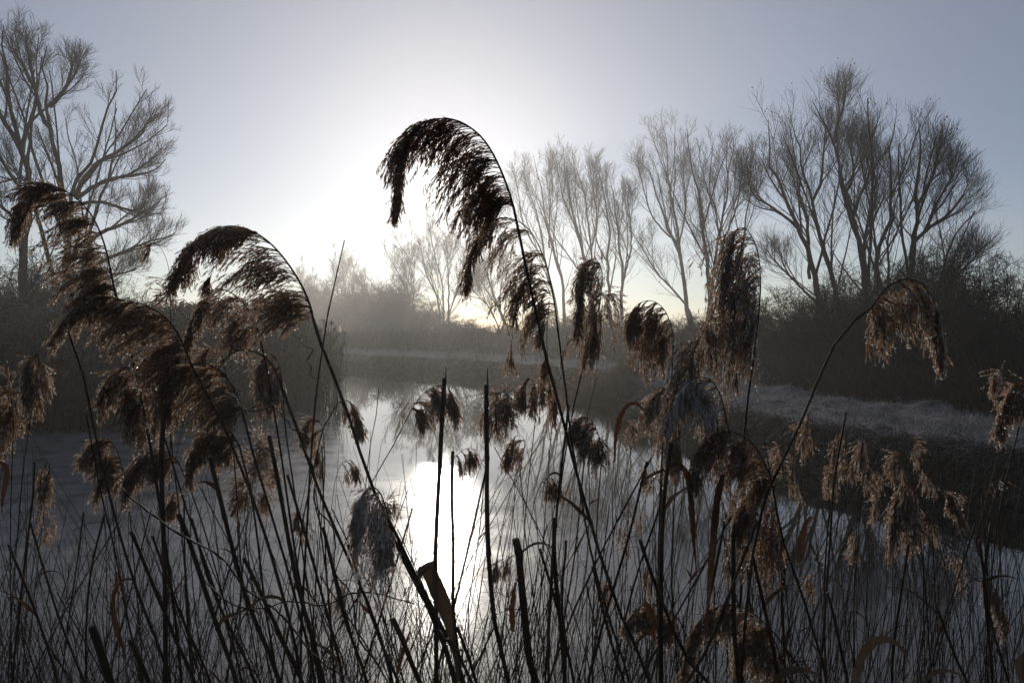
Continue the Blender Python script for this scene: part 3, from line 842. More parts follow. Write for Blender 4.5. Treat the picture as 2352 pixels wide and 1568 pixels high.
def stem_geo(G, P, r0, r1, rng, m=0, node=.19, cut=False, sides=7):
    """a jointed cane with slight swellings and kinks at the nodes"""
    d = np.r_[0, np.cumsum(np.linalg.norm(np.diff(P, axis=0), axis=1))]
    total = d[-1]
    nodes = np.arange(rng.uniform(.05, node), total, node) + 0
    nodes = nodes + rng.normal(size=len(nodes)) * node * .12
    ts = [0, total]
    for x in nodes:
        ts += [x - .006, x - .0015, x + .0015, x + .006]
    ts = np.unique(np.clip(np.r_[ts, np.linspace(0, total, 22)], 0, total))
    Q = np.stack([np.interp(ts, d, P[:, c]) for c in range(3)], 1)
    R = r0 + (r1 - r0) * (ts / total)
    kink = np.zeros((len(nodes) + 2, 3)); kink[1:-1] = rng.normal(size=(len(nodes), 3)) * r0 * .5
    ks = np.r_[0, nodes, total]
    Q = Q + np.stack([np.interp(ts, ks, kink[:, c]) for c in range(3)], 1)
    for x in nodes:
        R = R * (1 + .22 * np.exp(-((ts - x) / .003) ** 2))
        R = np.where((ts > x) & (ts < x + node * .55), R * 1.07, R)
    if cut:
        Q = np.vstack([Q, Q[-1] + (Q[-1] - Q[-2]) * .01]); R = np.r_[R, R[-1] * .12]
    V, q = tubes(Q[None], R[None], sides, ref=(.35, .9, .25))
    G.add(V, q, m=m)
    return Q, R, nodes

def ribbon(G, P, W, rng, twist=0.0, m=0, th=.0005, face=(0.2, -1, .2), fold=.25):
    """a leaf blade: two joined strips with a shallow fold along the midrib"""
    k = len(P); T = np.gradient(P, axis=0); T = nz(T)
    Nn = np.broadcast_to(np.asarray(face, float), P.shape)
    U = nz(np.cross(T, Nn)); Wn = nz(np.cross(U, T))
    an = twist * np.linspace(0, 1, k)[:, None]
    U2 = np.cos(an) * U + np.sin(an) * Wn; W2 = -np.sin(an) * U + np.cos(an) * Wn
    w = np.asarray(W)[:, None]
    ed = 1 + .12 * rng.normal(size=(k, 1))
    rows = [P - U2 * w * ed, P - U2 * w * .5 + W2 * (w * fold * .6), P + W2 * (w * fold), P + U2 * w * .5 + W2 * (w * fold * .6), P + U2 * w * ed[::-1]]
    V = np.stack(rows, 1).reshape(-1, 3)
    i = np.arange(k - 1)[:, None] * 5; j = np.arange(4)[None]
    G.add(V, np.stack([i + j, i + j + 1, i + 6 + j, i + 5 + j], -1).reshape(-1, 4), m=m)

def px_line(pts, Y0, Y1, k, rng=None, foot=True):
    """picture points (foot first) at depths running from Y0 at the foot to Y1 at the tip"""
    pts = np.asarray(pts, float)
    s = np.r_[0, np.cumsum(np.hypot(*np.diff(pts, axis=0).T))]; s /= s[-1]
    P = np.array([at(x, y, Y0 + (Y1 - Y0) * q) for (x, y), q in zip(pts, s)])
    if foot:
        d = P[0] - P[1]; d = d / abs(d[2]) ; d[0] *= .45; d[1] *= .5
        h = P[0, 2] + .06
        if h > 0:
            P = np.vstack([P[0] + d * h, P[0] + d * h * .5, P])
    return resample(P, k)

RN = [0]
def reed(label, Y, pts, ps, Lpx, side=-1, n=46, sub=11, spk=7, frost=.06, pale=.25, r=.0030, droop=.2, start=.55, dY=.12, tipL=.3, leaf=(), extra=(), group=None, prof=.12, depth=.28, fat=1.0, beadn=.08, tpow=1.35, name='reed', cat='reed'):
    """a plumed reed; pts run from the foot to the drooping tip, the head starts at pts[ps]"""
    RN[0] += 1
    rng = np.random.default_rng(1000 + RN[0])
    sc = np.clip(Y / 1.45, .8, 2.0) ** .75
    f = px_line(pts, Y + dY, Y, 90)
    head = np.asarray(pts[ps:], float)
    # index on the line nearest to the start of the head
    hp = at(*pts[ps], Y + dY * .3)
    Zp = (f - np.array([0, 0, CAMZ]))
    proj = np.stack([f[:, 0] / f[:, 1], (f[:, 2] - CAMZ) / f[:, 1]], 1)
    tgt = np.array([hp[0] / hp[1], (hp[2] - CAMZ) / hp[1]])
    cand = np.hypot(*(proj - tgt).T)
    i0 = int(np.argmin(cand))
    i0 = min(i0, 84)
    root_p = f[0].copy()
    root = empty(name, root_p)
    tag(root, label, cat, group)
    G = Geo()
    Q, R, nodes = stem_geo(G, f[:i0 + 1], r, r * .55, rng)
    rach = resample(f[i0:], 30)
    G2 = Geo()
    V, q = tubes(rach[None], np.linspace(r * .5, .0004, 30)[None], 5, ref=(.35, .9, .25)); G2.add(V, q, m=4)
    sv = np.array([side, 0, 0.]) if np.isscalar(side) else np.asarray(side, float)
    Lm = Lpx / F * Y
    small_ = n <= 36
    if small_: depth = .13
    n = int(n * (.9 if small_ else 1.6)); spk = 6 if small_ and spk > 6 else (spk + 1 if spk > 5 else spk)
    plume(G2, rach, Lm, sv, n, sub, spk, frost, pale, rng, scale=sc, droop=droop, start=start, tipL=tipL, prof=prof, depth=depth, fat=fat, beadn=beadn, tpow=tpow)
    for e in extra:      # side branches traced off the picture, each with its own drape: (pts, Lpx, n)
        ep = np.array([at(x, y, Y + rng.normal() * .01) for x, y in e[0]])
        er = resample(ep, 16)
        V, q = tubes(er[None], np.linspace(.0008, .0004, 16)[None], 4, ref=(.35, .9, .25)); G2.add(V, q, m=4)
        plume(G2, er, e[1] / F * Y, sv if len(e) < 4 else np.array([e[3], 0, 0.]), e[2], sub, spk, frost, pale, rng, scale=sc, droop=droop, start=start, tipL=.5, depth=depth, fat=fat)
    # droplets of ice along the cane
    nbd = rng.integers(3, 12); ix = rng.integers(len(Q) // 3, len(Q) - 1, nbd)
    beads(G, Q[ix] + rng.normal(size=(nbd, 3)) * R[ix][:, None] * .9, rng.uniform(.0004, .0009, nbd), 1, rng)
    G.build('stem', [M_stem, M_bead], root, smooth=True, origin=root_p)
    G2.build('plume', PM, root, origin=root_p)
    # old leaf sheaths with torn blades at some nodes
    if rng.random() < .5:
        j = rng.integers(len(Q) // 4, max(len(Q) // 4 + 1, int(len(Q) * .8)))
        G3 = Geo(); b = Q[j]
        d = nz((Q[min(j + 2, len(Q) - 1)] - Q[j - 1])[None])[0]
        sgn = rng.choice([-1, 1]); Ll = rng.uniform(.05, .16)
        B = grow(b[None], (d + np.array([sgn * .5, rng.normal() * .4, .1]))[None], Ll, 9, np.array([0, 0, -1.]), rng.uniform(.1, .4), .06, rng)[0]
        ribbon(G3, B, np.interp(np.linspace(0, 1, 10), [0, .3, 1], [.002, .0035, .0004]), rng, twist=rng.uniform(-2, 2))
        G3.build('leaf', [M_straw if rng.random() < .25 else M_sheath], root, origin=root_p)
    return root

def bare(label, Y, pts, r=.0028, dY=.1, cut=True, group=None, shard=False, name='dry_reed', cat='bare reed', taper=.75, leaf=0.0):
    RN[0] += 1
    rng = np.random.default_rng(3000 + RN[0])
    f = px_line(pts, Y + dY, Y, 60)
    rp = f[0].copy()
    G = Geo()
    Q, R, nodes = stem_geo(G, f, r, r * taper, rng, cut=cut)
    if shard:            # the torn splinter that stands up from the broken end
        e = Q[-1]; d = nz((Q[-1] - Q[-4])[None])[0]
        S_ = np.stack([e - d * .004 + d * x for x in np.linspace(0, shard / F * Y, 8)]) + np.array([r * .4, 0, 0])
        V, q = tubes(S_[None], np.linspace(r * .38, r * .12, 8)[None], 4, ref=(.35, .9, .25)); G.add(V, q, m=2)
    nbd = rng.integers(1, 6); ix = rng.integers(len(Q) // 3, len(Q) - 1, nbd)
    beads(G, Q[ix] + rng.normal(size=(nbd, 3)) * R[ix][:, None] * .9, rng.uniform(.0004, .0008, nbd), 1, rng)
    if leaf and rng.random() < leaf:
        root = empty(name, rp)
        G.build('stem', [M_stem, M_bead, M_sheath], root, smooth=True, origin=rp)
        j = rng.integers(len(Q) // 2, len(Q) - 2); G3 = Geo()
        d = nz((Q[j + 1] - Q[j - 1])[None])[0]
        B = grow(Q[j][None], (d + np.array([rng.choice([-1, 1]) * .5, rng.normal() * .4, .1]))[None], rng.uniform(.04, .13), 9, np.array([0, 0, -1.]), rng.uniform(.03, .22), .06, rng)[0]
        ribbon(G3, B, np.interp(np.linspace(0, 1, 10), [0, .3, 1], [.002, .004, .0004]), rng, twist=rng.uniform(-2, 2))
        G3.build('leaf', [M_straw if rng.random() < .25 else M_sheath], root, origin=rp)
    else:
        root = G.build(name, [M_stem, M_bead, M_sheath], smooth=True, origin=rp)
        root.location = rp
    tag(root, label, cat, group)
    return root

def leaf_thing(label, Y, pts, wpx, mat=None, dY=0.0, twist=0, fold=.25, foot=False, ws=None, name='reed_leaf', cat='leaf'):
    RN[0] += 1
    rng = np.random.default_rng(5000 + RN[0])
    P = px_line(pts, Y + dY, Y, 34, foot=foot)
    w = wpx / 2 / F * Y
    W = w * (np.interp(np.linspace(0, 1, 34), *ws) if ws else np.interp(np.linspace(0, 1, 34), [0, .15, .5, 1], [.55, .95, 1, .05]))
    P = P + np.stack([np.zeros(34), np.sin(np.linspace(0, 5, 34)) * w * .5, np.zeros(34)], 1)
    G = Geo(); rp = P[0].copy()
    ribbon(G, P, W, rng, twist=twist, fold=fold, th=.0006)
    if rng.random() < .8:
        ix = rng.integers(4, 32, 10)
        beads(G, P[ix] + rng.normal(size=(10, 3)) * w * .5, np.full(10, .0005), 1, rng)
    o = G.build(name, [mat or M_straw, M_hoar], smooth=True, origin=rp)
    o.location = rp
    tag(o, label, cat)
    return o

def sheath_thing(label, Y, pairs, bulge=.35):
    """a torn leaf sheath: a shallow trough between two edges read off the picture"""
    n = len(pairs); A = resample(np.array([at(*a, Y) for a, b in pairs]), 24); B = resample(np.array([at(*b, Y) for a, b in pairs]), 24)
    rng = np.random.default_rng(int(Y * 1000)); rows = []
    for sgn, th in ((1, 0.0),):
        for u in (np.linspace(0, 1, 7) if sgn > 0 else np.linspace(1, 0, 7)):
            w = np.linalg.norm(B - A, axis=1, keepdims=True)
            rows.append(A * (1 - u) + B * u + np.array([0, 1., 0]) * (w * bulge * (1 - (2 * u - 1) ** 2) + th) + np.array([0, 0, 1.]) * 0)
    V = np.stack(rows, 1); V[-2:] += rng.normal(size=V[-2:].shape) * .0006
    m = V.shape[1]; i = np.arange(23)[:, None] * m; j = np.arange(m - 1)[None]; j2 = j + 1
    G = Geo(); G.add(V.reshape(-1, 3), np.stack([i + j, i + j2, i + m + j2, i + m + j], -1).reshape(-1, 4))
    rp = A[0].copy(); o = G.build('leaf_sheath', [M_sheath], smooth=True, origin=rp); o.location = rp
    tag(o, label, 'leaf sheath')
    return o
# ------------------------------------------------------------------ the reeds, read off the picture (foot first)
# --- the tall ones
reed('tallest plumed reed, its dark arching head right in front of the sun', 1.25,
     [(1500, 1600), (1430, 1420), (1375, 1270), (1345, 1170), (1318, 1070), (1292, 960), (1265, 860), (1238, 740), (1212, 620), (1190, 530), (1178, 470), (1150, 390), (1112, 322), (1062, 282), (1015, 272), (968, 284), (938, 322), (922, 395), (912, 470)],
     10, 218, n=120, sub=13, spk=8, frost=.01, pale=.08, r=.0040, droop=.22, start=.3, dY=.15, prof=.35, tipL=.16, beadn=.04, tpow=1.6)
reed('thin-stemmed reed with a drooping three-tier head beside the tallest stem', 1.45,
     [(1450, 1600), (1400, 1420), (1362, 1280), (1335, 1130), (1312, 1010), (1298, 900), (1288, 820), (1278, 730), (1268, 665), (1252, 600), (1216, 528), (1165, 500), (1122, 513), (1088, 570), (1074, 655)],
     7, 165, n=60, sub=11, frost=.03, pale=.3, r=.0030, droop=.26, start=.4, dY=.1,
     extra=[([(1266, 680), (1250, 648), (1222, 640), (1196, 672), (1180, 740), (1172, 835)], 80, 16), ([(1262, 690), (1256, 780), (1262, 880), (1268, 930)], 60, 14)])
reed('reed with an upright hanging tassel in front of the pale willows', 1.7,
     [(1250, 1600), (1268, 1300), (1290, 1100), (1312, 960), (1335, 860), (1358, 768), (1376, 700), (1384, 640), (1374, 600), (1350, 598), (1336, 640), (1330, 700)],
     5, 120, side=(-.35, 0, -.5), n=66, sub=11, frost=.05, pale=.35, r=.0026, droop=.4, start=.3, depth=.35, tipL=.8)
reed('slender reed with a curled-over brown head and a small hooked tip', 1.7,
     [(1520, 1600), (1516, 1300), (1524, 1100), (1536, 950), (1546, 830), (1546, 770), (1530, 718), (1502, 692), (1470, 695), (1452, 716), (1446, 742)],
     5, 150, side=(-.7, 0, -.6), n=56, sub=10, frost=.04, pale=.4, r=.0024, droop=.4, start=.28, depth=.3, tipL=.15, prof=.35)
reed('tall reed with a heavy frosted head hanging beside a straight dark stem', 1.5,
     [(1695, 1600), (1705, 1300), (1712, 1000), (1722, 900), (1734, 800), (1742, 730), (1747, 650), (1740, 575), (1718, 530), (1698, 522), (1680, 545), (1668, 600)],
     5, 250, side=(-.75, 0, -.65), n=92, sub=12, frost=.16, pale=.35, r=.0034, droop=.36, start=.22, depth=.3, tipL=.5, prof=.4,
     extra=[([(1706, 560), (1690, 640), (1688, 740), (1692, 860), (1690, 885)], 55, 18)])
reed('leaning reed whose frosted brown head joins the heavy hanging head', 1.55,
     [(1515, 1600), (1512, 1300), (1520, 1050), (1540, 940), (1572, 860), (1606, 780), (1640, 715), (1668, 650), (1690, 600)],
     4, 135, side=(-.35, 0, -.7), n=66, sub=11, frost=.12, pale=.4, r=.003, droop=.4, start=.3, depth=.3, tipL=.8)
reed('reed with a white-frosted cape draped over its arched head', 1.5,
     [(1735, 1600), (1720, 1350), (1705, 1150), (1690, 1060), (1672, 980), (1656, 912), (1632, 872), (1598, 868), (1566, 890), (1540, 930)],
     4, 120, side=(-.6, 0, -.6), n=60, sub=11, frost=.5, pale=.6, r=.003, droop=.38, start=.35, depth=.3, tipL=.7,
     extra=[([(1560, 905), (1600, 898), (1636, 935), (1652, 990)], 90, 26, -.2)])
reed('reed with a hanging fringe below the white-frosted cape', 1.6,
     [(1560, 1600), (1545, 1350), (1548, 1150), (1560, 1010), (1556, 950), (1540, 905), (1515, 890), (1495, 920)],
     3, 130, side=(-.3, 0, -.8), n=46, sub=11, frost=.2, pale=.45, r=.0026, droop=.42, start=.25, depth=.3, tipL=.8)
reed('reed with a dark broad head swept over to the stem of the leaning arch', 1.4,
     [(1905, 1600), (1868, 1450), (1838, 1350), (1806, 1260), (1790, 1190), (1775, 1115), (1755, 1060), (1722, 1012), (1672, 990), (1626, 1010), (1596, 1078)],
     5, 150, n=66, sub=12, frost=.05, pale=.2, r=.0036, droop=.26, start=.4, tipL=.5)
reed('reed with a golden brown head hanging under the dark broad head', 1.45,
     [(1808, 1600), (1800, 1420), (1797, 1300), (1796, 1235), (1785, 1180), (1760, 1142), (1726, 1136), (1704, 1180)],
     3, 165, side=(-.4, 0, -.7), n=60, sub=12, frost=.05, pale=.55, r=.0026, droop=.38, start=.3, depth=.3, tipL=.8)
reed('long curving reed that arches over to a pale drooping head', 1.3,
     [(1700, 1620), (1716, 1400), (1740, 1220), (1775, 1110), (1805, 1045), (1832, 982), (1872, 880), (1912, 800), (1955, 748), (1992, 716), (2036, 662), (2080, 641), (2122, 655), (2148, 700), (2162, 762), (2160, 818)],
     9, 150, side=(.15, 0, -1), n=62, sub=12, frost=.12, pale=.6, r=.0036, droop=.42, start=.55, depth=.25, tipL=.35)
# --- left of the gap
reed('reed with a great sweeping head, first one past the gap of pale sky', 1.25,
     [(1075, 1600), (1000, 1410), (945, 1305), (895, 1200), (850, 1112), (818, 1010), (782, 900), (748, 812), (722, 742), (706, 684), (670, 618), (622, 560), (572, 528), (518, 520), (470, 545), (432, 590), (406, 642)],
     8, 225, n=96, sub=13, frost=.04, pale=.15, r=.0042, droop=.12, start=.25, tipL=.15, prof=.3,
     extra=[([(600, 545), (560, 532), (520, 556), (494, 600), (480, 655)], 60, 16)])
reed('dark reed head touched with white frost, just under the great sweeping head', 1.4,
     [(735, 1600), (700, 1400), (668, 1200), (640, 1010), (615, 860), (596, 770), (572, 715), (538, 678), (500, 662), (466, 690), (440, 745)],
     5, 120, side=(-.9, 0, -.2), n=46, sub=10, frost=.14, pale=.1, r=.003, droop=.3, start=.45, tipL=.6)
reed('reed with the highest head at the picture side, in front of the tall willow', 1.35,
     [(420, 1600), (385, 1300), (350, 1050), (320, 900), (290, 770), (266, 680), (256, 630), (240, 562), (214, 500), (178, 458), (134, 432), (94, 436), (60, 464), (42, 515)],
     5, 155, n=100, sub=13, frost=.04, pale=.25, r=.0038, droop=.13, start=.2, tipL=.35, prof=.3)
reed('reed with a long low head trailing below the highest plume', 1.3,
     [(700, 1600), (640, 1330), (570, 1120), (500, 960), (445, 850), (424, 798), (392, 742), (346, 706), (290, 690), (226, 680), (182, 698), (152, 732)],
     4, 170, n=96, sub=13, frost=.05, pale=.3, r=.0038, droop=.15, start=.22, tipL=.4, prof=.25)
reed('small thin reed with an open head against the pale sky gap', 1.9,
     [(388, 1600), (388, 1250), (392, 950), (392, 760), (392, 680), (386, 610), (368, 568), (346, 558), (326, 578)],
     4, 62, n=14, sub=8, frost=.05, pale=.4, r=.0017, droop=.22, start=.6)
reed('reed with a full brown head crossing in front of the bent bare arch', 1.35,
     [(730, 1600), (670, 1350), (612, 1150), (574, 1020), (560, 955), (536, 890), (498, 846), (452, 834), (408, 862), (384, 912)],
     4, 175, n=84, sub=13, frost=.06, pale=.5, r=.0034, droop=.2, start=.25, tipL=.6, prof=.3)
reed('reed with a dark glossy lower head below the full brown head', 1.4,
     [(640, 1600), (610, 1400), (588, 1200), (566, 1080), (548, 1020), (520, 985), (486, 985), (456, 1020), (440, 1062)],
     4, 95, n=50, sub=11, frost=.05, pale=.35, r=.003, droop=.3, start=.4, tipL=.6)
reed('reed with a ragged head hanging under the long low head', 1.5,
     [(560, 1600), (500, 1380), (436, 1180), (390, 1040), (356, 940), (330, 880), (296, 846), (262, 850), (238, 890)],
     4, 120, side=(-.5, 0, -.6), n=52, sub=11, frost=.08, pale=.4, r=.0028, droop=.34, start=.35, tipL=.6)
reed('reed with a pale tassel behind the ragged hanging head', 1.65,
     [(450, 1600), (430, 1350), (410, 1150), (395, 1020), (385, 930), (365, 890), (335, 900), (320, 950)],
     4, 110, side=(-.4, 0, -.7), n=40, sub=10, frost=.05, pale=.6, r=.0024, droop=.4, start=.3, tipL=.7)
reed('bent reed curving over like a bow, its thin branches streaming back', 1.3,
     [(905, 1600), (850, 1400), (790, 1260), (724, 1110), (690, 1015), (662, 935), (640, 868), (616, 828), (580, 806), (542, 806), (512, 830), (486, 880), (468, 935)],
     6, 60, n=14, sub=3, spk=2, frost=.02, pale=.1, r=.0040, droop=.14, start=.9, tipL=.8)
reed('reed with a white-frosted tassel behind the bow-shaped reed', 1.65,
     [(740, 1600), (710, 1380), (680, 1150), (655, 980), (648, 880), (636, 826), (615, 812), (600, 850)],
     4, 120, side=(-.3, 0, -.8), n=46, sub=10, frost=.22, pale=.55, r=.0026, droop=.42, start=.3, tipL=.8)
reed('reed with a small arched head sitting on top of the full brown head', 1.7,
     [(600, 1600), (560, 1350), (540, 1100), (525, 900), (512, 830), (496, 802), (474, 802), (460, 826)],
     4, 60, n=24, sub=8, frost=.1, pale=.4, r=.002, droop=.28, start=.45)
# --- lower left
reed('narrow hanging tassel standing alone before the dark reed bed', 1.9,
     [(18, 1600), (34, 1300), (54, 1080), (70, 960), (84, 880), (90, 830), (80, 806), (68, 830), (62, 880)],
     4, 100, side=(-.2, 0, -.8), n=44, sub=9, frost=.08, pale=.6, r=.002, droop=.42, start=.3, tipL=.9, depth=.2)
reed('half-seen tassel cut off by the picture side', 1.9,
     [(26, 1600), (26, 1300), (28, 1060), (30, 960), (22, 905), (6, 892), (-14, 920)],
     3, 95, side=(-.4, 0, -.7), n=40, sub=9, frost=.08, pale=.6, r=.002, droop=.38, start=.35, tipL=.8)
reed('small speckled tassel low over the dark ice near the picture side', 2.3,
     [(60, 1600), (76, 1400), (92, 1250), (104, 1160), (114, 1090), (112, 1062), (100, 1072), (92, 1110)],
     4, 85, side=(-.3, 0, -.8), n=34, sub=8, frost=.06, pale=.6, r=.0018, droop=.42, start=.3, tipL=.9, depth=.2)
reed('tiny ragged tassel below the small speckled tassel', 2.5,
     [(50, 1600), (64, 1400), (84, 1260), (98, 1205), (106, 1190), (96, 1186), (82, 1200)],
     3, 40, side=(-.2, 0, -.7), n=10, sub=6, frost=.05, pale=.6, r=.0014, droop=.4, start=.4)
reed('reed with a two-tier arched head crossed by a long straight cane', 1.75,
     [(330, 1600), (318, 1400), (304, 1250), (292, 1140), (282, 1080), (262, 1022), (232, 1006), (206, 1026), (194, 1046)],
     4, 85, n=42, sub=10, frost=.06, pale=.5, r=.002, droop=.26, start=.4,
     extra=[([(288, 1100), (268, 1082), (240, 1092), (218, 1130)], 60, 20)])
reed('reed head arching low over the grey ice beside the upright cane', 1.6,
     [(560, 1600), (520, 1400), (470, 1220), (436, 1120), (412, 1065), (378, 1036), (340, 1038), (312, 1068), (288, 1110)],
     4, 105, n=50, sub=11, frost=.06, pale=.5, r=.0024, droop=.26, start=.4, tipL=.5)
reed('small brown tuft hanging below the low arching head', 1.8,
     [(470, 1600), (450, 1420), (440, 1280), (438, 1160), (424, 1126), (402, 1130), (388, 1160)],
     4, 60, side=(-.6, 0, -.5), n=26, sub=8, frost=.05, pale=.6, r=.0018, droop=.36, start=.4)
reed('upright frosted reed head leaning away from the crowd of stems', 2.0,
     [(540, 1600), (550, 1400), (562, 1240), (572, 1150), (584, 1090), (596, 1045), (600, 1026)],
     3, 70, side=(-.6, 0, -.5), n=44, sub=9, frost=.14, pale=.6, r=.0018, droop=.22, start=.6, tipL=.5)
reed('little hooked tuft beside the upright frosted head', 2.2,
     [(560, 1600), (566, 1400), (574, 1220), (588, 1120), (604, 1076), (622, 1066), (634, 1078)],
     4, 42, side=(.3, 0, -.8), n=16, sub=7, frost=.12, pale=.6, r=.0014, droop=.36, start=.5)
reed('little round tuft low beside the upright frosted head', 2.2,
     [(545, 1600), (552, 1400), (566, 1220), (578, 1160), (596, 1130), (608, 1140)],
     3, 40, side=(.3, 0, -.6), n=16, sub=7, frost=.08, pale=.6, r=.0014, droop=.36, start=.5)
reed('reed head arching to the open water beside the great leaning stem', 1.75,
     [(640, 1600), (668, 1400), (700, 1180), (728, 1050), (748, 970), (772, 928), (798, 920), (818, 940), (828, 975)],
     5, 72, side=(.25, 0, -.8), n=36, sub=9, frost=.1, pale=.55, r=.0022, droop=.34, start=.5)
reed('reed head pointing back toward the reed bed behind the crossing canes', 1.9,
     [(710, 1600), (722, 1400), (738, 1200), (746, 1060), (742, 990), (728, 962), (708, 966), (694, 996)],
     4, 60, side=(-.7, 0, -.5), n=30, sub=8, frost=.1, pale=.5, r=.002, droop=.3, start=.45)
reed('tiny brown tassel between the crossing canes', 2.1,
     [(715, 1600), (722, 1400), (732, 1200), (740, 1080), (746, 1036), (738, 1020), (728, 1034)],
     4, 45, side=(-.2, 0, -.8), n=20, sub=7, frost=.06, pale=.6, r=.0016, droop=.4, start=.35)
reed('tiny drooping head at the edge of the bright water', 2.3,
     [(700, 1600), (730, 1400), (756, 1200), (772, 1090), (788, 1062), (806, 1056), (820, 1074)],
     4, 36, side=(.2, 0, -.8), n=18, sub=7, frost=.06, pale=.5, r=.0014, droop=.36, start=.5)
reed('narrow brown tassel low between two thick canes', 2.2,
     [(640, 1600), (660, 1450), (680, 1320), (690, 1230), (696, 1180), (688, 1166), (680, 1186)],
     4, 50, side=(-.1, 0, -.8), n=20, sub=7, frost=.06, pale=.5, r=.0016, droop=.42, start=.3)
reed('fat reed head thickly whitened with frost, hanging over the bright ice', 1.3,
     [(1060, 1620), (1010, 1440), (968, 1360), (930, 1290), (902, 1228), (888, 1172), (872, 1130), (850, 1118), (830, 1140), (818, 1190)],
     4, 165, side=(-.25, 0, -.85), n=70, sub=13, frost=.75, pale=.8, r=.0040, droop=.34, start=.25, tipL=.9, depth=.2)
reed('small dark tuft on a hooked stalk beside the fat white head', 1.5,
     [(900, 1600), (898, 1420), (890, 1290), (884, 1200), (886, 1150), (898, 1136), (908, 1148)],
     4, 26, side=(.2, 0, -.8), n=12, sub=7, frost=.1, pale=.4, r=.0014, droop=.36, start=.5)
# --- middle
reed('reed arching right, its head just behind the tall broken cane', 1.8,
     [(700, 1620), (760, 1350), (820, 1180), (865, 1090), (905, 1022), (945, 940), (976, 900), (1008, 885), (1034, 896), (1046, 935)],
     5, 82, side=(.2, 0, -.8), n=44, sub=10, frost=.05, pale=.35, r=.0020, droop=.34, start=.5, tipL=.5)
reed('short reed head drooping beside the sun glitter', 2.1,
     [(905, 1600), (950, 1300), (985, 1160), (1012, 1090), (1042, 1052), (1070, 1030), (1100, 1034)],
     4, 50, side=(.1, 0, -.9), n=26, sub=8, frost=.05, pale=.3, r=.0016, droop=.4, start=.5)
reed('leaning reed with a white knob of frost at the top of its head', 1.9,
     [(1050, 1600), (1082, 1350), (1104, 1180), (1118, 1040), (1136, 960), (1160, 912), (1168, 896), (1160, 890)],
     4, 95, side=(-.5, 0, -.6), n=40, sub=9, frost=.14, pale=.35, r=.0020, droop=.34, start=.45, tipL=.8)
reed('dark tassel sloping over the reflected branches', 2.1,
     [(1090, 1600), (1130, 1350), (1160, 1180), (1185, 1090), (1204, 1030), (1200, 1002), (1180, 1004), (1164, 1036)],
     4, 75, side=(-.4, 0, -.7), n=34, sub=8, frost=.05, pale=.3, r=.0017, droop=.38, start=.4)
reed('brown tassel with a rounded top just left of the tallest stem', 1.9,
     [(1180, 1600), (1200, 1300), (1215, 1100), (1228, 980), (1232, 910), (1222, 872), (1208, 872), (1202, 900)],
     4, 80, side=(-.1, 0, -.9), n=34, sub=9, frost=.06, pale=.45, r=.0018, droop=.42, start=.35, depth=.2)
reed('brown tassel half hidden by the tallest stem', 2.0,
     [(1230, 1600), (1245, 1300), (1258, 1100), (1268, 980), (1278, 910), (1272, 870), (1258, 866), (1248, 890)],
     4, 90, side=(0, 0, -.9), n=34, sub=9, frost=.05, pale=.45, r=.0018, droop=.42, start=.35, depth=.2)
reed('reed head curling over just past the crossing of the two tallest stems', 1.6,
     [(1362, 1600), (1366, 1350), (1372, 1180), (1380, 1060), (1378, 1010), (1362, 972), (1338, 956), (1316, 970)],
     4, 90, side=(-.1, 0, -.9), n=42, sub=10, frost=.12, pale=.4, r=.0022, droop=.36, start=.5, depth=.2)
reed('pale little head hooked over between thin stems below the crossing', 2.2,
     [(1190, 1600), (1200, 1400), (1214, 1240), (1228, 1150), (1246, 1106), (1268, 1098), (1288, 1112)],
     4, 48, side=(-.2, 0, -.8), n=24, sub=8, frost=.1, pale=.5, r=.0015, droop=.36, start=.5)
reed('dim brown tuft low against the reflected sun', 2.6,
     [(1140, 1600), (1144, 1460), (1150, 1360), (1156, 1300), (1146, 1284), (1134, 1300)],
     3, 40, side=(-.2, 0, -.7), n=16, sub=7, frost=.05, pale=.5, r=.0015, droop=.38, start=.4)
reed('small tassel under the curled-over brown head', 2.0,
     [(1490, 1600), (1494, 1400), (1500, 1240), (1502, 1130), (1498, 1070), (1488, 1060), (1482, 1080)],
     4, 55, side=(-.1, 0, -.9), n=16, sub=7, frost=.08, pale=.5, r=.0015, droop=.42, start=.3)
reed('thin arched tuft beside the curved strap leaf over the open water', 2.0,
     [(1420, 1600), (1412, 1350), (1406, 1150), (1412, 1030), (1424, 985), (1444, 964), (1462, 966)],
     4, 30, side=(.1, 0, -.7), n=12, sub=6, frost=.1, pale=.4, r=.0013, droop=.3, start=.6)
reed('broad brown head low among the stems', 1.7,
     [(1610, 1620), (1600, 1540), (1582, 1470), (1556, 1418), (1516, 1390), (1474, 1390), (1446, 1420)],
     3, 75, side=(-.1, 0, -.8), n=44, sub=10, frost=.06, pale=.4, r=.0022, droop=.34, start=.5, tipL=.6)
# --- lower right
reed('reed head arching low, deep golden brown, at the bottom of the picture', 1.4,
     [(1900, 1640), (1850, 1545), (1815, 1500), (1776, 1450), (1724, 1404), (1672, 1387), (1622, 1408), (1590, 1460), (1576, 1512)],
     3, 92, n=64, sub=12, frost=.04, pale=.6, r=.0026, droop=.3, start=.4, tipL=.7)
reed('golden tassel hanging just under the low arching head', 1.45,
     [(1840, 1660), (1822, 1590), (1800, 1520), (1776, 1466), (1744, 1440), (1712, 1446), (1698, 1480)],
     3, 115, side=(-.2, 0, -.8), n=50, sub=11, frost=.08, pale=.6, r=.0024, droop=.4, start=.35, tipL=.8)
reed('ragged tassel touching the bottom of the picture between dark stems', 1.55,
     [(1870, 1660), (1860, 1600), (1840, 1540), (1812, 1500), (1784, 1506), (1766, 1540)],
     3, 95, side=(-.3, 0, -.7), n=40, sub=10, frost=.08, pale=.55, r=.0022, droop=.36, start=.4, tipL=.8)
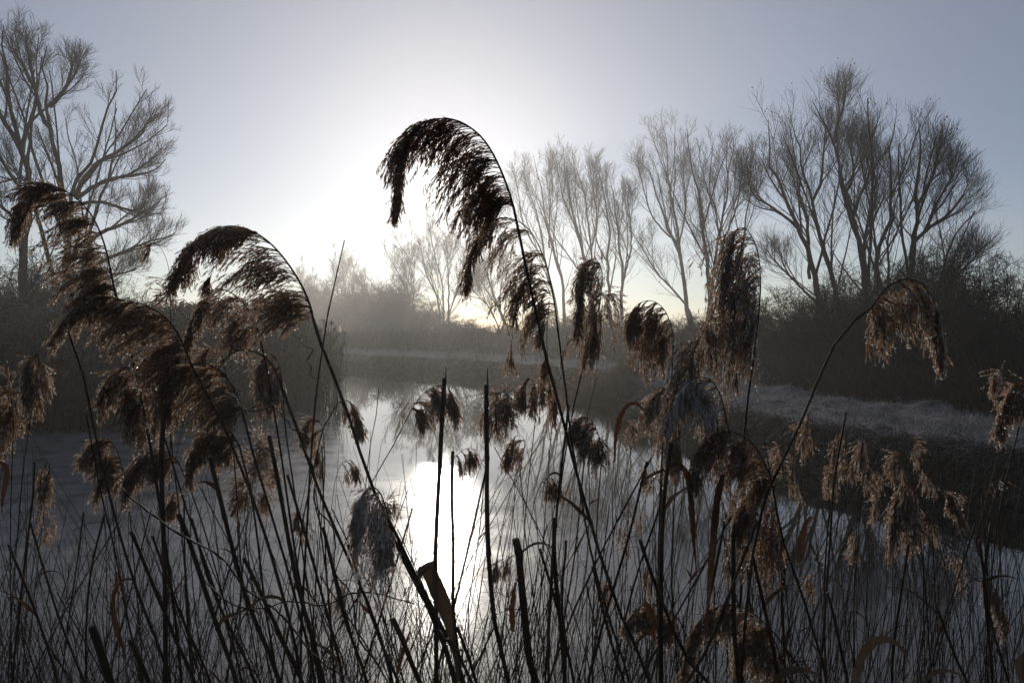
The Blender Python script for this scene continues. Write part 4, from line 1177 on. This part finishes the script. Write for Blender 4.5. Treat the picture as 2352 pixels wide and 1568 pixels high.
reed('frosty brown tassel, the largest over the dark water', 1.75,
     [(2140, 1600), (2132, 1450), (2124, 1340), (2114, 1230), (2108, 1160), (2096, 1116), (2078, 1108), (2064, 1132), (2054, 1180)],
     4, 150, side=(-.25, 0, -.85), n=66, sub=11, frost=.12, pale=.55, r=.0026, droop=.42, start=.3, tipL=.9, depth=.3)
reed('orange brown tassel tucked beside the largest frosty tassel', 1.95,
     [(2160, 1600), (2154, 1450), (2146, 1320), (2142, 1240), (2132, 1190), (2116, 1180), (2100, 1200)],
     4, 80, side=(-.1, 0, -.8), n=36, sub=9, frost=.03, pale=.7, r=.002, droop=.36, start=.4)
reed('small dark wing-shaped head pointing away to the dark bank', 1.9,
     [(2126, 1600), (2122, 1400), (2122, 1250), (2132, 1165), (2150, 1130), (2172, 1130), (2196, 1156), (2216, 1194)],
     4, 42, side=(.3, 0, -.6), n=34, sub=9, frost=.12, pale=.25, r=.0018, droop=.3, start=.75, tipL=.6)
reed('fan-shaped pale head bent over the blue-grey ice', 1.6,
     [(2120, 1640), (2150, 1520), (2176, 1420), (2196, 1366), (2226, 1334), (2260, 1328), (2290, 1360), (2308, 1412)],
     4, 88, side=(.1, 0, -.9), n=34, sub=9, frost=.12, pale=.45, r=.0022, droop=.34, start=.55, tipL=.5)
reed('small frosted tassel alone against the black thicket', 2.2,
     [(2290, 1600), (2280, 1350), (2277, 1150), (2284, 960), (2294, 890), (2300, 856), (2292, 846), (2284, 866)],
     4, 55, side=(-.25, 0, -.8), n=34, sub=9, frost=.15, pale=.7, r=.0014, droop=.4, start=.35, tipL=.9, depth=.2)
reed('orange-lit head leaning in from the edge of the picture', 1.5,
     [(2262, 1600), (2272, 1400), (2290, 1200), (2320, 1060), (2348, 950), (2366, 896), (2358, 872), (2334, 880), (2312, 912), (2300, 955)],
     5, 85, side=(-.3, 0, -.7), n=56, sub=11, frost=.06, pale=.75, r=.0022, droop=.34, start=.4, tipL=.6)
reed('thin stalk arching up to a nearly bare tip above the black water', 1.9,
     [(2160, 1600), (2184, 1400), (2208, 1250), (2232, 1180), (2262, 1120), (2290, 1098), (2326, 1102)],
     5, 8, side=(.2, 0, -.5), n=6, sub=2, spk=2, frost=.3, pale=.5, r=.0013, droop=.2, start=.8)
RS = 'small tassels standing back among the thin stems'
small = [  # label, top x, top y, tip x, tip y, length, n
 ('pale tassel just past the long curving stem, level with the frosted turf', 1862, 948, 1848, 985, 75, 30, -.1),
 ('pale broad tassel beside the short broken cane under the frosted bank', 1938, 985, 1912, 1035, 60, 34, -.4),
 ('pale pointed tassel, narrow, below the frosted bank', 1990, 990, 1978, 1040, 62, 30, -.3),
 ('curled tuft under the pale broad tassel', 1944, 1040, 1958, 1062, 30, 16, .1),
 ('brown tuft low behind the short broken cane', 1912, 1060, 1904, 1082, 36, 14, 0),
 ('little arched tuft that hangs toward the long curving stem', 1794, 1022, 1782, 1040, 34, 14, -.3),
 ('reddish little tassel above the reflected trunks', 1826, 1058, 1818, 1080, 40, 18, -.1),
 ('thin crescent tuft, outermost of the row above the reflections', 1880, 1064, 1898, 1088, 30, 14, .3),
 ('fine crescent tuft in the middle of the row above the reflections', 1990, 1070, 2020, 1090, 34, 16, .2),
 ('knotted pale tassel with a drooping tail above the largest tassel', 2066, 1030, 2052, 1060, 72, 26, -.1),
 ('thin tuft with wispy hooks over the black water', 2124, 1056, 2118, 1080, 40, 9, -.2),
 ('faint tuft high against the dark bank', 2090, 1004, 2104, 1030, 26, 10, .2),
 ('ghostly small tassel hanging before the reflected trunks', 2020, 1124, 2010, 1146, 52, 14, -.2),
 ('wispy tuft low left of the reflected trunks', 1776, 1070, 1768, 1092, 42, 8, -.1),
    ('thin hanging tassel between the leaning canes, low over the dark ice', 278, 1290, 270, 1316, 40, 14, -.1),
    ('shaggy little tuft low behind the great sweeping stem', 792, 1322, 776, 1350, 44, 20, -.3),
    ('dim tuft hooked over beside the short thick stub', 1180, 1270, 1160, 1296, 40, 16, -.2),
    ('thin arc-shaped tuft under the slender curled-over reed', 1500, 1290, 1474, 1318, 34, 14, -.2),
    ('little tuft half hidden below the golden brown head', 1684, 1270, 1668, 1296, 38, 16, -.2),
    ('small tuft beside the folded-over leaf', 1868, 1300, 1850, 1324, 36, 14, -.2),
    ('lean tassel low between the fringe and the long rust leaf', 1440, 1180, 1424, 1206, 46, 18, -.2),
    ('small ragged head near the foot of the tallest reed', 1400, 1300, 1380, 1330, 44, 18, -.2),
    ('low tuft under the wing-shaped head', 2190, 1260, 2206, 1284, 40, 14, .2),
    ('low pale tuft beneath the row of small tassels', 1960, 1210, 1944, 1236, 40, 16, -.2),
]
for i, (lab, tx, ty, ex, ey, Lp, n_, sdx) in enumerate(small):
    rg = np.random.default_rng(600 + i)
    fx = tx - 60 + rg.uniform(-25, 25)
    reed(lab, 2.5 + rg.random() * .5, [(fx, 1580), (fx + 20, 1350), (tx - 8, ty + 120), (tx + 5, ty + 40), (tx + 3, ty + 8), ((tx * 2 + ex) / 3, ty), (ex, ey)], 3, Lp * 1.2,
         side=(sdx * 1.3, 0, -.8), n=int(n_ * .75), sub=8, frost=.1, pale=.75, r=.0013, droop=.4, start=.35, tipL=.9, depth=.25, group=RS)

# --- notable bare canes
bare('broken cane with a slanting top, its lower part standing in the sun glitter', 1.5, [(1000, 1600), (1002, 1400), (1003, 1200), (1006, 1070), (1014, 950), (1021, 868)], .0052, shard=30, taper=.8)
bare('thick cut cane with a thin splinter on top, beyond the sun glitter', 1.5, [(1175, 1620), (1142, 1440), (1126, 1280), (1118, 1150), (1115, 1000), (1117, 882)], .0052, shard=44, taper=.85)
bare('shorter cut cane standing in the middle of the sun glitter', 1.7, [(1058, 1600), (1046, 1420), (1042, 1260), (1038, 1150), (1040, 1042)], .0042, taper=.85)
bare('tall thin cane reaching into the pale sky past the great sweeping head', 1.35, [(690, 1620), (694, 1400), (706, 1150), (726, 920), (748, 780), (770, 660), (791, 552)], .0044, taper=.22)
bare('dark upright cane rising through the low arching heads', 1.3, [(385, 1620), (380, 1400), (376, 1200), (374, 1050), (378, 930)], .0046, taper=.8)
bare('long straight cane leaning across the two-tier arched head', 1.25, [(400, 1600), (330, 1400), (285, 1260), (248, 1120), (222, 1010), (200, 890), (178, 820), (156, 760)], .0046, taper=.3)
bare('thin dark cane crossing in front of the black ice, curved at the foot', 1.6, [(330, 1600), (290, 1420), (262, 1260), (232, 1140), (208, 1020), (198, 950)], .0032, taper=.4)
bare('short thick stub of cane with a split end near the bottom', 1.25, [(1240, 1640), (1215, 1540), (1202, 1440), (1192, 1330), (1184, 1238)], .0068, taper=.85)
bare('straight dark cane with a square-cut top between the crossing reeds', 1.5, [(1300, 1620), (1290, 1460), (1276, 1330), (1272, 1240), (1274, 1188)], .0046, taper=.9)
bare('long dark cane leaning with its top behind the square-cut cane', 1.55, [(1262, 1520), (1272, 1300), (1284, 1120), (1300, 990), (1306, 930)], .0034, taper=.7)
bare('thin twig-like cane with a dry hooked tip over the bright water', 1.9, [(820, 1600), (830, 1300), (846, 1060), (862, 960), (872, 912), (870, 890)], .0022, taper=.4)
bare('short broken cane standing up before the frosted bank', 1.7, [(1880, 1600), (1892, 1420), (1905, 1230), (1918, 1090), (1932, 1010), (1943, 948)], .0036, taper=.6)
bare('thick dark cane running up to the fat white head', 1.35, [(1050, 1600), (1000, 1420), (1040, 1500), (985, 1395)][:2] + [(960, 1340), (915, 1245)], .0050, taper=.8)
bare('stout pale cane sloping up to the right across the lower stems', 1.2, [(1560, 1640), (1600, 1540), (1650, 1420), (1700, 1290), (1740, 1190)], .0034, taper=.6)
bare('stout cane leaning the other way across the sloping pale cane', 1.25, [(1660, 1640), (1570, 1500), (1500, 1330), (1430, 1180)][:3] + [(1470, 1240)], .0040, taper=.7)
bare('cane bent with a dark stub beside the sun glitter', 1.6, [(1100, 1620), (1070, 1500), (1030, 1400), (1010, 1330), (985, 1250)][:1] + [(1090, 1560), (1050, 1440)], .004, taper=.8)
bare('heavy leaning cane with a hollow cut top near the bottom corner', 1.15, [(300, 1680), (262, 1580), (238, 1510), (212, 1440)], .0060, taper=.95)
bare('second heavy cane with a broken top beside the twisted leaf', 1.2, [(360, 1680), (345, 1600), (322, 1530), (300, 1470)], .0040, taper=.9)
bare('short split cane standing close to the bottom edge of the bright ice', 1.3, [(1010, 1680), (975, 1600), (940, 1520), (902, 1420)], .0046, taper=.9)

# dark jointed canes that lean to the left across the whole lower half
LEAN = [((560, 1620), (470, 1340), (410, 1180), 1.3, .0050), ((660, 1620), (560, 1360), (482, 1050), 1.35, .0048), ((610, 1640), (500, 1380), (440, 1190), 1.5, .0036),
        ((750, 1620), (676, 1330), (618, 1000), 1.35, .0046), ((800, 1620), (730, 1330), (660, 1090), 1.5, .0034), ((500, 1620), (410, 1400), (350, 1230), 1.6, .0034),
        ((470, 1640), (400, 1460), (300, 1220), 1.35, .0040), ((720, 1640), (640, 1440), (560, 1280), 1.4, .0044), ((860, 1640), (790, 1400), (742, 1210), 1.4, .0038),
        ((940, 1640), (860, 1440), (800, 1250), 1.5, .0036), ((1110, 1640), (1040, 1470), (985, 1290), 1.5, .0036), ((150, 1640), (90, 1420), (20, 1250), 1.5, .0034),
        ((215, 1640), (130, 1400), (70, 1200), 1.7, .0030), ((1330, 1640), (1290, 1440), (1240, 1260), 1.5, .0034), ((1450, 1640), (1400, 1460), (1360, 1300), 1.5, .0034),
        ((1800, 1640), (1760, 1440), (1730, 1280), 1.4, .0042), ((1700, 1640), (1690, 1440), (1690, 1200), 1.35, .0050), ((1960, 1640), (1930, 1480), (1900, 1360), 1.5, .0034),
        ((2240, 1640), (2190, 1500), (2150, 1390), 1.5, .0034), ((2330, 1640), (2280, 1440), (2250, 1240), 1.5, .0032)]
LEANL = ['second from the picture side of the trio below the ragged head', 'under the glossy lower head', 'slim, ending beside the long crossing tendril', 'that passes in front of the bow-shaped reed', 'slim, beside the bow-shaped reed', 'slim, whose top ends below the two-tier arched head', 'broken off under the low arching head', 'ending under the dark glossy tassel', 'near the foot of the great sweeping reed', 'whose top ends by the narrow brown tassel', 'whose top meets the torn sheath over the glitter', 'at the picture side under the half-seen tassel', 'thin, under the small speckled tassel', 'in the gap between the cut cane and the tallest stem', 'slim, in front of the foot of the tallest reed', 'under the golden brown head', 'the stoutest, below the dark broad head', 'under the row of small pale tassels', 'under the fan-shaped pale head', 'below the orange-lit head']
for (a, b, c, y_, r_), w_ in zip(LEAN, LEANL):
    bare('dark left-leaning cane ' + w_, y_, [a, b, c], r_, taper=.75, group='thick canes leaning to the left', leaf=.3)
UPR = [((1525, 1620), (1520, 1400), (1522, 1180), (1540, 1020), 1.4, .0054), ((1290, 1620), (1300, 1500), (1290, 1380), (1300, 1240), 1.6, .0034), ((1900, 1620), (1894, 1400), (1905, 1200), (1925, 1060), 1.9, .0026),
       ((1785, 1620), (1800, 1500), (1798, 1380), (1806, 1280), 1.5, .0038), ((2050, 1640), (2052, 1500), (2070, 1350), (2086, 1250), 1.5, .0036), ((2280, 1620), (2270, 1450), (2262, 1330), (2276, 1200), 1.5, .0036),
       ((200, 1640), (196, 1480), (206, 1320), (240, 1180), 1.7, .0030), ((25, 1640), (40, 1440), (60, 1250), (80, 1060), 1.8, .0030), ((1600, 1640), (1610, 1480), (1640, 1330), (1668, 1180), 1.5, .0034),
       ((1340, 1640), (1380, 1450), (1440, 1250), (1486, 1060), 1.6, .0036), ((1400, 1640), (1430, 1450), (1470, 1290), (1530, 1120), 1.7, .0030), ((2120, 1640), (2150, 1480), (2200, 1330), (2240, 1200), 1.8, .0026)]
UPRL = ['stoutest upright cane, under the leaning frosted head', 'upright cane with a bend, near the square-cut one', 'slim upright cane whose top is near the short broken cane', 'upright cane under the golden brown tassel', 'upright cane beneath the largest frosty tassel', 'upright cane under the orange-lit head', 'slim upright cane under the two-tier head', 'slim upright cane under the lone narrow tassel', 'cane leaning right toward the dark broad head', 'long cane leaning right from the foot of the tallest reed', 'long slim cane leaning right toward the fringe below the white cape', 'long slim cane leaning right past the largest frosty tassel']
for (a, b, c, d, y_, r_), w_ in zip(UPR, UPRL):
    bare('dark ' + w_, y_, [a, b, c, d], r_, taper=.7, group='thick upright canes', leaf=.3)

# --- strap leaves
sheath_thing('torn folded leaf sheath hanging over the sun glitter like a flag', 1.35, [((1050, 1560), (1058, 1560)), ((1034, 1475), (1047, 1470)), ((1016, 1425), (1042, 1425)), ((1003, 1396), (1036, 1386)), ((988, 1362), (1020, 1345)), ((975, 1330), (1004, 1312)), ((960, 1303), (997, 1290))])
sheath_thing('pointed flap of the torn leaf sheath, bent down over the bright ice', 1.34, [((960, 1303), (997, 1291)), ((960, 1318), (984, 1308)), ((960, 1330), (971, 1322)), ((961, 1346), (963, 1342))], .2)
leaf_thing('long rust orange strap leaf hanging below the dark broad head', 1.35, [(1660, 1090), (1648, 1150), (1640, 1240), (1630, 1340), (1622, 1440), (1616, 1500)], 20, twist=.6)
leaf_thing('rust brown strap leaf bent over like a cane handle above the stems', 1.4, [(1600, 1330), (1592, 1220), (1588, 1150), (1580, 1095), (1562, 1068), (1545, 1066)][::-1], 16, twist=.4)
leaf_thing('slender curved leaf arching over the open water behind the reeds', 1.6, [(1412, 1060), (1414, 1010), (1424, 960), (1442, 930), (1462, 926), (1476, 940)], 12, twist=.3, ws=([0, .5, 1], [.3, .9, .5]))
leaf_thing('orange leaf twisted into a loop, rimmed with frost', 1.35, [(285, 1490), (268, 1450), (258, 1400), (262, 1360), (282, 1332), (306, 1330), (310, 1346), (292, 1362), (262, 1380)], 14, twist=1.5)
leaf_thing('rust orange leaf standing beside the short thick stub', 1.4, [(1178, 1450), (1176, 1400), (1182, 1350), (1192, 1320)], 14, twist=.5)
leaf_thing('dark leaf folded over at the head of a low stem, mouth downward', 1.5, [(1836, 1290), (1842, 1240), (1852, 1200), (1862, 1186), (1874, 1196)], 14, twist=.5)
leaf_thing('red-brown leaf hanging along a thin stem over the blue-grey ice', 1.7, [(2246, 1230), (2248, 1262), (2258, 1290), (2264, 1310)], 12, twist=.8)
leaf_thing('broad leaf bent over at the very bottom of the picture', 1.3, [(1962, 1600), (1972, 1540), (1990, 1495), (2022, 1468), (2056, 1474), (2080, 1505), (2092, 1540)], 20, M_sheath, twist=.4)
leaf_thing('low bent leaf to the side of the ragged bottom tassel', 1.35, [(1770, 1590), (1790, 1556), (1824, 1538), (1860, 1540), (1890, 1556)], 16, M_sheath, twist=.4)
leaf_thing('thin arching leaf, frost-edged, low on the blue-grey ice', 1.5, [(2110, 1600), (2128, 1560), (2160, 1540), (2196, 1544), (2226, 1564)], 10, M_sheath, twist=.4)
leaf_thing('rust leaf bent down at the picture side below the tassels', 1.5, [(6, 1180), (8, 1130), (14, 1090), (6, 1066), (-8, 1062)][::-1], 12, twist=.4)
leaf_thing('small orange leaf slanting beside a lower cane', 1.6, [(530, 1186), (545, 1160), (556, 1140), (562, 1130)], 9, twist=.4)
leaf_thing('red leaf curving down between the lowest stems', 1.5, [(1500, 1500), (1500, 1440), (1492, 1400), (1480, 1380)][::-1], 12, twist=.5)
leaf_thing('orange sliver of leaf against the bright ice', 1.7, [(912, 1550), (924, 1500), (938, 1460), (946, 1430)], 9, twist=.5)
leaf_thing('broken leaf tip poking in at the bottom corner', 1.2, [(2356, 1570), (2345, 1530), (2352, 1500), (2365, 1480)], 24, M_sheath, twist=.5)

# --- twining tendrils
def tendril(label, Y, pts, r=.0011, wig=.004):
    RN[0] += 1; rng = np.random.default_rng(7000 + RN[0])
    P = px_line(pts, Y, Y, 70, foot=False)
    P[:, 1] += np.sin(np.linspace(0, 20, 70)) * .012
    P += np.cumsum(rng.normal(size=(70, 3)) * .0006, 0)
    G = Geo(); V, q = tubes(P[None], (r * (1 + .15 * rng.normal(size=70)))[None], 5, ref=(.35, .9, .25)); G.add(V, q)
    o = G.build('tendril', [M_stem], smooth=True, origin=P[0]); o.location = P[0]
    tag(o, label, 'tendril')
tendril('dry tendril running down across the leaning canes from the arched head', 1.3, [(278, 1120), (300, 1150), (340, 1178), (390, 1205), (450, 1250), (510, 1290), (560, 1335), (640, 1410), (720, 1490), (790, 1560)], .0016)
tendril('dry tendril looping low between the leaning canes to the bright ice', 1.35, [(452, 1300), (470, 1345), (520, 1372), (560, 1395), (600, 1404), (650, 1385), (700, 1380), (745, 1393), (800, 1375), (850, 1365), (900, 1372), (950, 1395)], .0013)
tendril('curly tendril beside the bow-shaped reed', 1.3, [(515, 900), (545, 928), (570, 945), (600, 948), (640, 952), (660, 985), (690, 1000), (700, 1020)], .0012)
tendril('curly tendril looping round the stem of the bow-shaped reed', 1.32, [(520, 990), (545, 960), (580, 940), (620, 935), (650, 945), (668, 958)], .0010)
tendril('fine tendril hooked on the great leaning stem', 1.3, [(675, 770), (700, 790), (712, 800), (716, 830), (730, 852), (742, 862)], .0010)
tendril('tendril wound along the lower part of the great leaning stem', 1.28, [(690, 1020), (720, 1090), (725, 1160), (760, 1220), (770, 1300), (800, 1360), (812, 1420), (850, 1500)], .0014)
tendril('bent dry tendril low beside the torn leaf sheath', 1.35, [(995, 1448), (1020, 1458), (1040, 1480), (1060, 1510), (1075, 1530)], .0018)

# --- the crowd of thin stems
cr_ = np.random.default_rng(99)
LM = [(-40, 'at the picture side'), (70, 'below the speckled tassel'), (190, 'in front of the long crossing cane'), (300, 'below the two-tier arched head'), (375, 'beside the dark upright cane'),
      (460, 'below the low arching head'), (540, 'under the glossy lower head'), (600, 'below the frosted leaning head'), (680, 'below the bow-shaped reed'), (745, 'between the crossing canes'),
      (830, 'below the fat white head'), (900, 'beside the great sweeping reed'), (960, 'beside the sun glitter'), (1035, 'within the sun glitter'), (1110, 'beside the thick cut cane'),
      (1190, 'around the short thick stub'), (1270, 'by the square-cut cane'), (1350, 'beside the tallest reed'), (1430, 'past the foot of the tallest reed'), (1510, 'under the broad brown head'),
      (1600, 'by the long rust strap leaf'), (1690, 'below the dark broad head'), (1780, 'under the golden brown tassel'), (1860, 'by the folded-over leaf'), (1930, 'below the short broken cane'),
      (2010, 'below the row of pale tassels'), (2100, 'below the largest frosty tassel'), (2180, 'beside the wing-shaped head'), (2260, 'under the fan-shaped pale head'), (2340, 'under the orange-lit head')]
def where(x_top, Y):
    px = CX + x_top / Y * F
    return min(LM, key=lambda a: abs(a[0] - px))[1]
def thin_line(rng, near=False, wide=0):
    Y = rng.uniform(1.7, 3.7) if not near else rng.uniform(1.5, 2.6)
    u = rng.random()
    px = -60 - wide + (2500 + 2 * wide) * u
    # fewer stems in front of the bright water and at the near corner of the dark ice
    top = rng.uniform(1130, 1500) if rng.random() < .75 else rng.uniform(980, 1200)
    if px > 1150: top += -20
    if px < 250: top += 30
    lean = rng.normal(.06, .10) if px > 1200 else (rng.normal(-.16, .08) if rng.random() < .45 else rng.normal(.13, .09))
    pt = at(px, 0, 1)          # x at unit depth
    z_top = CAMZ + (HZ - top) / F * Y
    x_top = (px - CX) / F * Y
    h = z_top + .05
    x0 = x_top - lean * h * 1.6
    bend = rng.normal() * .05
    y0 = Y + rng.normal() * .12
    t = np.linspace(0, 1, 7)[:, None]
    P = np.array([[x0, y0, -.05]]) * (1 - t) + np.array([[x_top, Y, z_top]]) * t
    P[:, 0] += np.sin(t[:, 0] * math.pi) * bend * h
    return P, Y, lean, bend
G0 = 'thin bare stems in the shallows'
for i in range(165):
    P, Y, lean, bend = thin_line(cr_, near=i % 3 == 0)
    r_ = cr_.uniform(.0015, .0030)
    f = resample(P, 26); rp = f[0].copy()
    G = Geo()
    Q, R, nd = stem_geo(G, f, r_, r_ * (.3 if cr_.random() < .5 else .75), cr_, cut=True, sides=5)
    nbd = int(cr_.integers(0, 4)); ix = cr_.integers(len(Q) // 3, len(Q) - 1, nbd)
    beads(G, Q[ix], cr_.uniform(.0004, .0008, nbd), 1, cr_)
    if cr_.random() < .3:
        root = empty('dry_reed', rp); G.build('stem', [M_stem, M_bead], root, smooth=True, origin=rp)
        j = int(cr_.integers(len(Q) // 2, len(Q) - 2)); G3 = Geo(); d = nz((Q[j + 1] - Q[j - 1])[None])[0]
        B = grow(Q[j][None], (d + np.array([cr_.choice([-1, 1]) * .4, cr_.normal() * .4, .1]))[None], cr_.uniform(.04, .13), 9, np.array([0, 0, -1.]), cr_.uniform(.02, .2), .06, cr_)[0]
        ribbon(G3, B, np.interp(np.linspace(0, 1, 10), [0, .3, 1], [.0015, .0032, .0004]), cr_, twist=cr_.uniform(-2, 2))
        G3.build('leaf', [M_straw if cr_.random() < .25 else M_sheath], root, origin=rp)
        kind_ = 'with a shrivelled leaf'
    else:
        root = G.build('dry_reed', [M_stem, M_bead], smooth=True, origin=rp); root.location = rp
        kind_ = 'leafless'
    zt = P[-1, 2]; pxt = HZ + (CAMZ - zt) / P[-1, 1] * F
    ln = 'leaning left' if P[-1, 0] - P[0, 0] < -.07 else ('leaning right' if P[-1, 0] - P[0, 0] > .07 else 'upright')
    lab = ('tall ' if pxt < 1180 else ('short ' if pxt > 1380 else 'middling ')) + 'thin stem ' + kind_ + ', ' + ln + ', ' + where(P[-1, 0], P[-1, 1])
    tag(root, lab, 'bare reed', G0)
# what nobody could count: hair-thin stems and straw
n = 1450
Ps = []
for i in range(n):
    P, Y, lean, bend = thin_line(cr_, wide=380)
    P[:, 2] = -.05 + (P[:, 2] + .05) * cr_.uniform(.7, 1.12)
    Ps.append(resample(P, 9))
Ps = np.array(Ps)
G = Geo(); V, q = tubes(Ps, cr_.uniform(.0010, .0023, n)[:, None] * np.linspace(1, .45, 9), 4, rng=cr_); G.add(V, q)
n2_ = 260
ii_ = cr_.integers(0, n, n2_); b = Ps[ii_, cr_.integers(3, 8, n2_)]
B = grow(b, np.stack([cr_.normal(size=n2_), cr_.normal(size=n2_) * .5, cr_.normal(size=n2_) * .6 + .6], 1), cr_.uniform(.04, .16, n2_), 5, (0, 0, -1), .25, .08, cr_)
V, q = tubes(B, np.broadcast_to(np.array([.5, 1, 1, .8, .5, .1]) * .0011, (n2_, 6)), 3, rng=cr_); G.add(V, q, m=1)
o = G.build('reeds', [M_stem, M_straw]); tag(o, kind='stuff')
# ------------------------------------------------------------------ haze
m, t, N, L = new_mat('morning_haze')
o = N('ShaderNodeOutputMaterial'); pv = N('ShaderNodeVolumePrincipled')
pv.inputs['Color'].default_value = (1.0, .97, .94, 1)
pv.inputs['Density'].default_value = 0.0029
pv.inputs['Anisotropy'].default_value = 0.63
L(pv.outputs[0], o.inputs['Volume'])
x0, x1, y0, y1, z0, z1 = -150, 150, -50, 125, -1.6, 15.6
V = [(x, y, z) for x in (x0, x1) for y in (y0, y1) for z in (z0, z1)]
hz = link_mesh('haze', V, quads=[[0, 1, 3, 2], [4, 6, 7, 5], [0, 4, 5, 1], [2, 3, 7, 6], [0, 2, 6, 4], [1, 5, 7, 3]], mats=[m])
tag(hz, kind='stuff')
